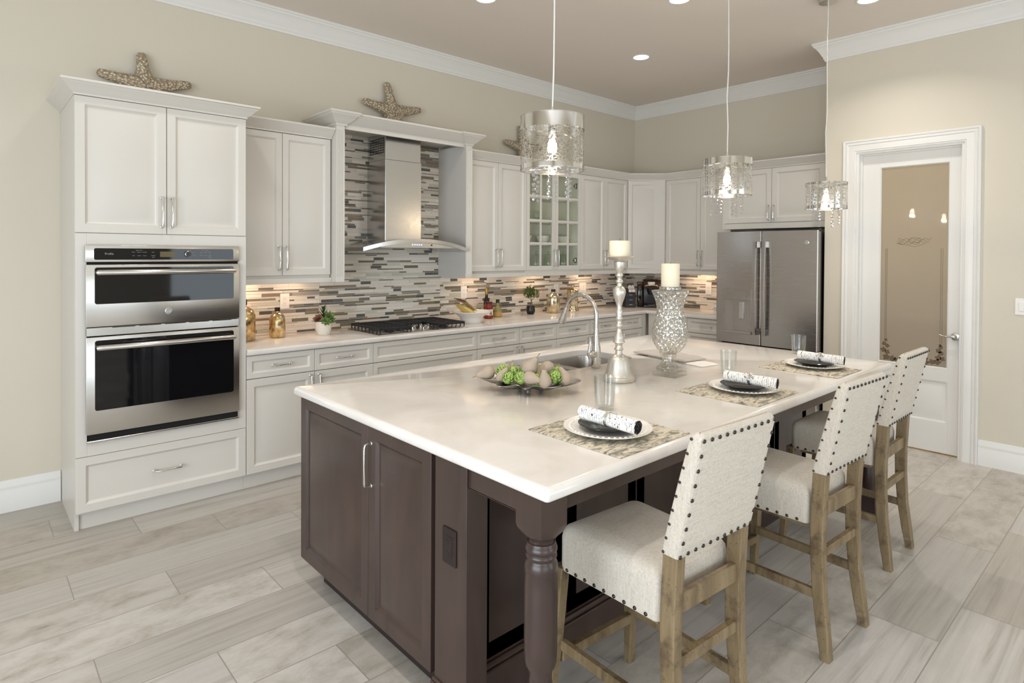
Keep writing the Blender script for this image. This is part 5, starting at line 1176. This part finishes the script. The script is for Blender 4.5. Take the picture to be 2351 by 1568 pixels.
# white bowl with a bag of pasta
c = (2.945, -.345); b = MB(); b.lathe([(.088, .0005), (.09, .003), (.096, .03), (.105, .052), (.112, .056), (.14, .078), (.178, .098), (.185, .1035), (.183, .1065), (.174, .1035), (.135, .085), (.1, .058), (.08, .03), (.001, .026)], (c[0], c[1], CT), 56, cap1=False)
mitem(b, 'serving_bowl', M['ceram'], 'wide white footed bowl on the counter right of the cooktop', 'bowl', (c[0], c[1], CT), None, 50)
t = thing('pasta_bag', 'clear bag of pasta with a folded cream and brown label leaning in the white bowl', 'pasta bag', (c[0], c[1], CT + .09)); 
def bagpt(u, v, n): # u along the lean (down-right), v across, n thickness
    A = Vector((.82, -.10, -.46)).normalized(); B = Vector((.10, -.55, .12)).normalized(); return Vector((c[0] - .135, c[1] + .03, CT + .215)) + A * u + Vector((.13, .99, 0)).normalized() * v + Vector((.45, -.08, .82)).normalized() * n
b = MB(); S = []
for u, hw, th in ((.03, .055, .006), (.07, .062, .02), (.12, .07, .032), (.18, .07, .034), (.235, .058, .024), (.262, .035, .008)): S.append([b.bm.verts.new(bagpt(u, hw * math.cos(2 * PI * k / 18), -.035 + th * math.sin(2 * PI * k / 18) - .02 * (u / .26))) for k in range(18)])
for A, B in zip(S, S[1:]):
    for k in range(18): b.face([A[k], A[(k + 1) % 18], B[(k + 1) % 18], B[k]])
b.face(S[0]); b.face(S[-1]); b.build('pasta', M['pasta'], t, smooth=70)
b = MB()
for u0, u1, n0, n1, m_ in ((-.005, .075, .006, .010, 1), (.0755, .16, .010, .002, 0), (.16, .20, .002, -.012, 0)): b.hexa([bagpt(u0, -.068, n0), bagpt(u1, -.068, n1), bagpt(u1, .068, n1), bagpt(u0, .068, n0), bagpt(u0, -.068, n0 + .002), bagpt(u1, -.068, n1 + .002), bagpt(u1, .068, n1 + .002), bagpt(u0, .068, n0 + .002)], m_)
b.build('label_card', [M['cream'], M['brownlabel']], t, smooth=0)
b = MB()
for s in (-1, 1):
    b.face([b.bm.verts.new(bagpt(*p)) for p in ((0, s * .066, .006), (.16, s * .068, .003), (.255, s * .05, -.05), (.12, s * .07, -.075), (.03, s * .06, -.045))])
b.build('clear_film', M['pastabag'], t, smooth=0)
# bottles and jars of condiments
c = (3.325, -.105); t = thing('balsamic_bottle', 'tall dark bottle with a gold cap behind the red sauce jar', 'bottle', (c[0], c[1], CT)); b = MB(); b.lathe([(.027, .0005), (.029, .004), (.029, .155), (.026, .175), (.014, .205), (.0125, .235), (.0125, .24)], (c[0], c[1], CT), 24); b.build('glass_body', M['oil'], t, smooth=50)
b = MB(); b.lathe([(.0135, .225), (.0145, .228), (.0145, .283), (.013, .286)], (c[0], c[1], CT), 20); b.build('cap', M['goldcap'], t)
c = (3.285, -.185); t = thing('sauce_jar', 'red sauce jar with a dark lid and white pepper label behind the white bowl', 'jar', (c[0], c[1], CT)); b = MB(); b.lathe([(.038, .0005), (.042, .006), (.043, .03), (.040, .035), (.040, .09), (.043, .096), (.043, .125), (.034, .142), (.034, .148)], (c[0], c[1], CT), 28); b.build('glass_body', M['sauce'], t, smooth=50)
b = MB(); b.lathe([(.036, .146), (.037, .148), (.037, .160), (.035, .162)], (c[0], c[1], CT), 26); b.build('lid', M['redlid'], t)
b = MB(); b.lathe([(.0406, .034), (.0408, .036), (.0408, .088), (.0406, .09)], (c[0], c[1], CT), 28, cap0=False, cap1=False); lb = b.build('label', M['whitelabel'], t)
b = MB(); vd = math.atan2(-4.634 - c[1], -.462 - c[0]) + .55
for dz, m_, hh, ww in ((.048, 0, .012, .012), (.068, 1, .010, .010)): b.prism([(ww * math.cos(k * PI / 8), hh * math.sin(k * PI / 8) * (1 + .25 * math.sin(k))) for k in range(16)], lambda p: (c[0] + .0405 * math.cos(vd + p[0] / .04), c[1] + .0405 * math.sin(vd + p[0] / .04), CT + dz + p[1]), lambda p: (c[0] + .0418 * math.cos(vd + p[0] / .04), c[1] + .0418 * math.sin(vd + p[0] / .04), CT + dz + p[1]), m_)
b.build('pepper_picture', [M['greenlabel'], M['redlabel']], lb)
c = (3.452, -.125); t = thing('dressing_bottle', 'stubby olive-green dressing bottle with a black cap and orange label', 'bottle', (c[0], c[1], CT)); b = MB(); b.lathe([(.040, .0005), (.0425, .005), (.0425, .055), (.039, .075), (.024, .098), (.0155, .115), (.0145, .145)], (c[0], c[1], CT), 28); b.build('glass_body', M['olivebottle'], t, smooth=50)
b = MB(); b.lathe([(.0165, .140), (.0185, .142), (.0185, .171), (.017, .173)], (c[0], c[1], CT), 20); b.build('cap', M['black'], t); MB().lathe([(.0428, .012), (.0432, .014), (.0432, .048), (.0428, .05)], (c[0], c[1], CT), 28, cap0=False, cap1=False).build('label', M['orangelabel'], t)
# bonsai
c = (3.90, -.13); t = thing('bonsai_tree', 'little bonsai with a rounded green crown in a small black pot', 'plant', (c[0], c[1], CT)); b = MB(); b.lathe([(.032, .0005), (.035, .003), (.045, .025), (.046, .045), (.042, .068), (.045, .083), (.045, .0865), (.040, .0865), (.038, .078)], (c[0], c[1], CT), 28); b.build('pot', M['black'], t, smooth=50)
MB().lathe([(.038, .077), (.001, .082)], (c[0], c[1], CT), 20, cap1=False).build('soil', M['soil'], t)
b = MB(); tp = [Vector((c[0] - .004, c[1], CT + .08)), Vector((c[0] + .003, c[1] - .004, CT + .115)), Vector((c[0] + .010, c[1], CT + .14)), Vector((c[0] - .003, c[1], CT + .18)), Vector((c[0] - .012, c[1], CT + .21))]; b.tube(tp, [.0065, .006, .0055, .005, .003], 8); b.tube([tp[2], tp[2] + Vector((.03, -.02, .035)), tp[2] + Vector((.05, -.03, .05))], [.004, .003, .002], 6); b.build('trunk', M['bark'], t, smooth=60)
b = MB(); w = random.Random(8)
for ox, oy, oz, r, m_ in ((-.02, 0, .235, .055, 190), (.03, -.02, .225, .048, 150), (-.055, -.005, .205, .036, 90), (.062, -.02, .195, .032, 80), (0, .01, .262, .034, 70), (-.04, -.03, .19, .026, 50)):
    for k in range(m_):
        d = Vector((w.gauss(0, 1), w.gauss(0, 1), w.gauss(0, .75))).normalized(); p = Vector((c[0] + ox, c[1] + oy, CT + oz)) + d * r * w.uniform(.55, 1); s = w.uniform(.009, .015); a, e_ = d.orthogonal().normalized(), None; e_ = d.cross(a); dd = (d + Vector((w.uniform(-.5, .5), w.uniform(-.5, .5), w.uniform(-.2, .6)))).normalized()
        V = [b.bm.verts.new(p + q_) for q_ in (a * s * .45, dd * s * 1.4, -a * s * .45, e_ * s * .35)]
        for f in ((0, 1, 2), (0, 1, 3), (1, 2, 3), (0, 2, 3)): b.face([V[i] for i in f])
b.build('crown', M['bonsai'], t, smooth=0)
# coffee corner
FK = Fr((5.345, -.335, 0), (.76, -.65, 0), (-.65, -.76, 0))
t = thing('pod_organizer', 'black three-drawer pod organizer in the counter corner beside the coffee maker', 'organizer', (5.40, -.27, CT)); b = MB(); b.fbox(FK, -.075, .048, CT + .0005, CT + .172, -.14, -.004, .003); b.build('frame', M['black'], t, smooth=0)
for z in (.008, .066, .122):
    b = MB(); b.fbox(FK, -.071, .044, CT + z, CT + z + .048, -.02, 0, .002); dr_ = b.build('drawer', M['black'], t, smooth=0)
    b = MB(); b.fbox(FK, -.03, .01, CT + z + .024, CT + z + .028, .0005, .006, .001); b.build('pull', M['chrome'], dr_, smooth=0)
t = thing('condiment_box', 'small box of white sugar packets on top of the black pod organizer', 'box', (5.42, -.29, CT + .172)); b = MB()
b.fbox(FK, -.035, .045, CT + .1725, CT + .215, -.09, -.01, .002); b.build('tray', M['black'], t, smooth=0)
for k in range(5):
    b = MB(); u = -.030 + k * .0145; b.fbox(FK, u, u + .012, CT + .18, CT + (.262 if k % 2 else .254), -.06, -.045); b.build('packet', M['whitelabel'], t, smooth=0)
b = MB()
for u in (-.033, .006): b.fbox(FK, u, u + .036, CT + .180, CT + .212, -.0099, -.008)
pc = b.build('front_card', M['whitelabel'], t, smooth=0)
b = MB()
for u in (-.015, .024): b.text('SUGAR', .010, lambda x, y, u=u: FK.p(u + x, CT + .195 + y, -.0075))
b.build('lettering', M['blue_text'], pc, smooth=0)
FC = Fr((5.535, -.475, 0), (.64, -.77, 0), (-.77, -.64, 0))
t = thing('coffee_maker', 'black and bronze single-serve coffee maker in the counter corner', 'coffee maker', (5.56, -.42, CT)); b = MB()
b.fbox(FC, -.09, .09, CT + .0005, CT + .03, -.20, .03, .008, 2); b.fbox(FC, -.085, .085, CT + .03, CT + .25, -.20, -.07, .012, 2); b.build('body', M['black'], t, smooth=40)
b = MB(); b.fbox(FC, -.155, -.092, CT + .0005, CT + .262, -.17, -.03, .012, 2); b.build('water_tank', M['oil'], t, smooth=40); b = MB(); b.fbox(FC, -.157, -.09, CT + .262, CT + .295, -.175, -.025, .008, 2); b.build('tank_lid', M['copper'], t, smooth=40)
b = MB(); b.prism([(-.20, .25), (-.07, .25), (-.02, .235), (.03, .225), (.035, .26), (.01, .305), (-.06, .328), (-.19, .325)], lambda p: FC.p(-.088, CT + p[1], p[0]), lambda p: FC.p(.088, CT + p[1], p[0])); b.build('brew_head', M['copper'], t, smooth=30)
b = MB(); b.lathe([(.03, 0), (.045, .03), (.05, .065), (.05, .075)], FC.p(0, CT + .152, -.012), 24); b.build('pod_funnel', M['black'], t)
b = MB(); b.tube([FC.p(-.075, CT + .245, .02), FC.p(-.06, CT + .262, .05), FC.p(0, CT + .268, .058), FC.p(.06, CT + .262, .05), FC.p(.075, CT + .245, .02)], .008, 10); b.build('handle', M['chrome'], t, smooth=60)
b = MB(); b.lathe([(.044, .267), (.046, .27), (.044, .30), (.04, .303)], FC.p(.0, CT, .005), 24); b.build('display_cap', M['outlet'], t)
MB().lathe([(.055, .030), (.058, .034), (.054, .037)], FC.p(0, CT, -.01), 24).build('drip_tray', M['chrome'], t)
c = (5.45, -1.375); t = thing('printed_mug', 'white mug with navy lettering half hidden by the refrigerator edge', 'mug', (c[0], c[1], CT)); b = MB(); b.lathe([(.042, .0005), (.045, .004), (.0455, .10), (.043, .102), (.0415, .096), (.041, .01), (.001, .008)], (c[0], c[1], CT), 30, cap1=False); b.build('cup', M['ceram'], t, smooth=50)
b = MB(); vd = math.atan2(-4.634 - c[1], -.462 - c[0]) - .5
for s, zz in (('HOME', .062), ('KING', .042)): b.text(s, .02, lambda x, y, zz=zz: (c[0] + .0462 * math.cos(vd + x / .046), c[1] + .0462 * math.sin(vd + x / .046), CT + zz + y))
b.build('lettering', M['blue_text'], t, smooth=0)
b = MB(); b.tube([Vector((c[0] + .03, c[1] + .034, CT + .08)), Vector((c[0] + .052, c[1] + .056, CT + .07)), Vector((c[0] + .052, c[1] + .056, CT + .035)), Vector((c[0] + .03, c[1] + .034, CT + .025))], .005, 8); b.build('handle', M['ceram'], t, smooth=60)

# ------------------------------------------------------------------ inside the glass cabinet
def inside(name, m, label, cat, prof, x, y, z, group, seg=28):
    b = MB(); b.lathe(prof, (x, y, z), seg, cap1=False); return mitem(b, name, m, label, cat, (x, y, z), group, 50)
BOWLP = [(.036, .0005), (.04, .004), (.064, .03), (.078, .075), (.080, .082), (.076, .08), (.060, .034), (.001, .012)]
bo = inside('cereal_bowl', M['ceram'], 'white bowl at the left end of the bowl shelf behind the glass doors', 'bowl', BOWLP, 3.77, -.16, 1.642, 'white bowls behind the glass doors')
dup(bo, (4.008, -.20, 1.642), 'white bowl behind the right panes of the left glass door'); dup(bo, (4.16, -.108, 1.642), 'white bowl behind the meeting stiles of the glass doors'); dup(bo, (4.318, -.185, 1.642), 'white bowl behind the right-hand glass door')
def apoth(x, label):
    t = thing('apothecary_jar', label, 'jar', (x, -.17, 1.40), 'lidded glass jars behind the glass doors'); b = MB(); b.lathe([(.048, .0005), (.054, .004), (.056, .02), (.056, .095), (.048, .108), (.05, .113), (.046, .113), (.044, .106), (.052, .094), (.052, .02), (.001, .012)], (x, -.17, 1.40), 28, cap1=False); b.build('glass_body', M['jar'], t, smooth=50)
    b = MB(); b.lathe([(.058, .1135), (.059, .118), (.04, .132), (.012, .138), (.009, .146), (.016, .156), (.012, .166), (.001, .168)], (x, -.17, 1.40), 26, cap1=False); b.build('lid', M['jar'], t, smooth=50)
apoth(3.75, 'lidded glass jar behind the lowest left panes of the glass cabinet'); apoth(3.93, 'lidded glass jar behind the left glass door, beside its right stile'); apoth(4.12, 'lidded glass jar behind the meeting stiles of the glass cabinet'); apoth(4.34, 'lidded glass jar behind the right-hand glass door of the cabinet')
GL = [(.028, .0005), (.03, .004), (.036, .11), (.035, .112), (.0335, .11), (.027, .012), (.001, .010)]
g = inside('juice_glass', M['jar'], 'clear glass on the second shelf behind the left glass door', 'glass', GL, 3.83, -.14, 1.872, 'glasses on the second shelf'); 
for x, y, l in ((3.93, -.17, 'clear glass beside the centre muntin of the left glass door'), (4.0, -.13, 'clear glass at the right of the left glass door'), (4.20, -.17, 'clear glass behind the right-hand glass door')): dup(g, (x, y, 1.872), l)
pl0 = inside('serving_plate', M['ceram'], 'stack-bottom white plate on the top shelf of the glass cabinet', 'plate', [(.06, .0005), (.07, .003), (.12, .016), (.122, .019), (.08, .008), (.001, .006)], 3.86, -.165, 2.112, 'white plates on the top shelf')
pl0['label'] = 'white plate on the top shelf behind the left glass door'; dup(pl0, (4.22, -.165, 2.112), 'white plate on the top shelf behind the right-hand glass door')

# ------------------------------------------------------------------ starfish on the cabinet tops
def starfish(cx_, cz_, y, arms, label, tilt=.10):
    t0 = Vector((cx_, y, cz_)); b = MB(); n = 150; rc = .058
    def r_(a):
        r, lim = 0.0, .31
        while r < lim:
            x, z = r * math.cos(a), r * math.sin(a); ok = r < .062
            for ang, ln, w in arms:
                g = math.radians(ang); q = max(0.0, min(1.0, (x * math.cos(g) + z * math.sin(g)) / (ln - .03)))
                if math.hypot(x - q * (ln - .03) * math.cos(g), z - q * (ln - .03) * math.sin(g)) < .030 + .045 * (1 - q) ** 1.8: ok = True
            if not ok: break
            r += .002
        return r
    fr = [.001, .15, .3, .45, .6, .72, .83, .91, .965, 1.0]; front = []; back = []
    for f in fr:
        F_ = []; B_ = []
        for k in range(n):
            a = 2 * PI * k / n; R = r_(a); rr = R * f; wloc = .034 * (1 - .45 * min(1, rr / .28)) * math.sqrt(max(0, 1 - f ** 3.2)) * (1 if R > .09 else .8)
            x, z = rr * math.cos(a), rr * math.sin(a); yy = -z * tilt * -1
            F_.append(b.bm.verts.new(t0 + Vector((x, -wloc - .004 + z * tilt, z)))); B_.append(b.bm.verts.new(t0 + Vector((x, .008 + z * tilt, z))))
        front.append(F_); back.append(B_)
    for L in (front, back):
        for A, B in zip(L, L[1:]):
            for k in range(n): b.face([A[k], A[(k + 1) % n], B[(k + 1) % n], B[k]])
    for k in range(n): b.face([front[-1][k], front[-1][(k + 1) % n], back[-1][(k + 1) % n], back[-1][k]])
    b.face(front[0]); b.face(back[0]); return mitem(b, 'starfish', M['star'], label, 'starfish', tuple(t0), 'hammered metal starfish', 60)
starfish(.437, 2.627, -.055, ((171, .268, .26), (12, .285, .26), (95, .222, .30), (238, .175, .4), (302, .175, .4)), 'hammered metal starfish on top of the oven cabinet')
starfish(2.30, 2.757, -.06, ((170, .29, .26), (12, .30, .26), (101, .255, .28), (236, .19, .4), (304, .19, .4)), 'hammered metal starfish on top of the hood surround')
starfish(3.86, 2.627, -.06, ((171, .27, .26), (10, .27, .26), (98, .24, .28), (236, .18, .4), (304, .18, .4)), 'hammered metal starfish on the wall cabinets, half behind the nearest pendant')
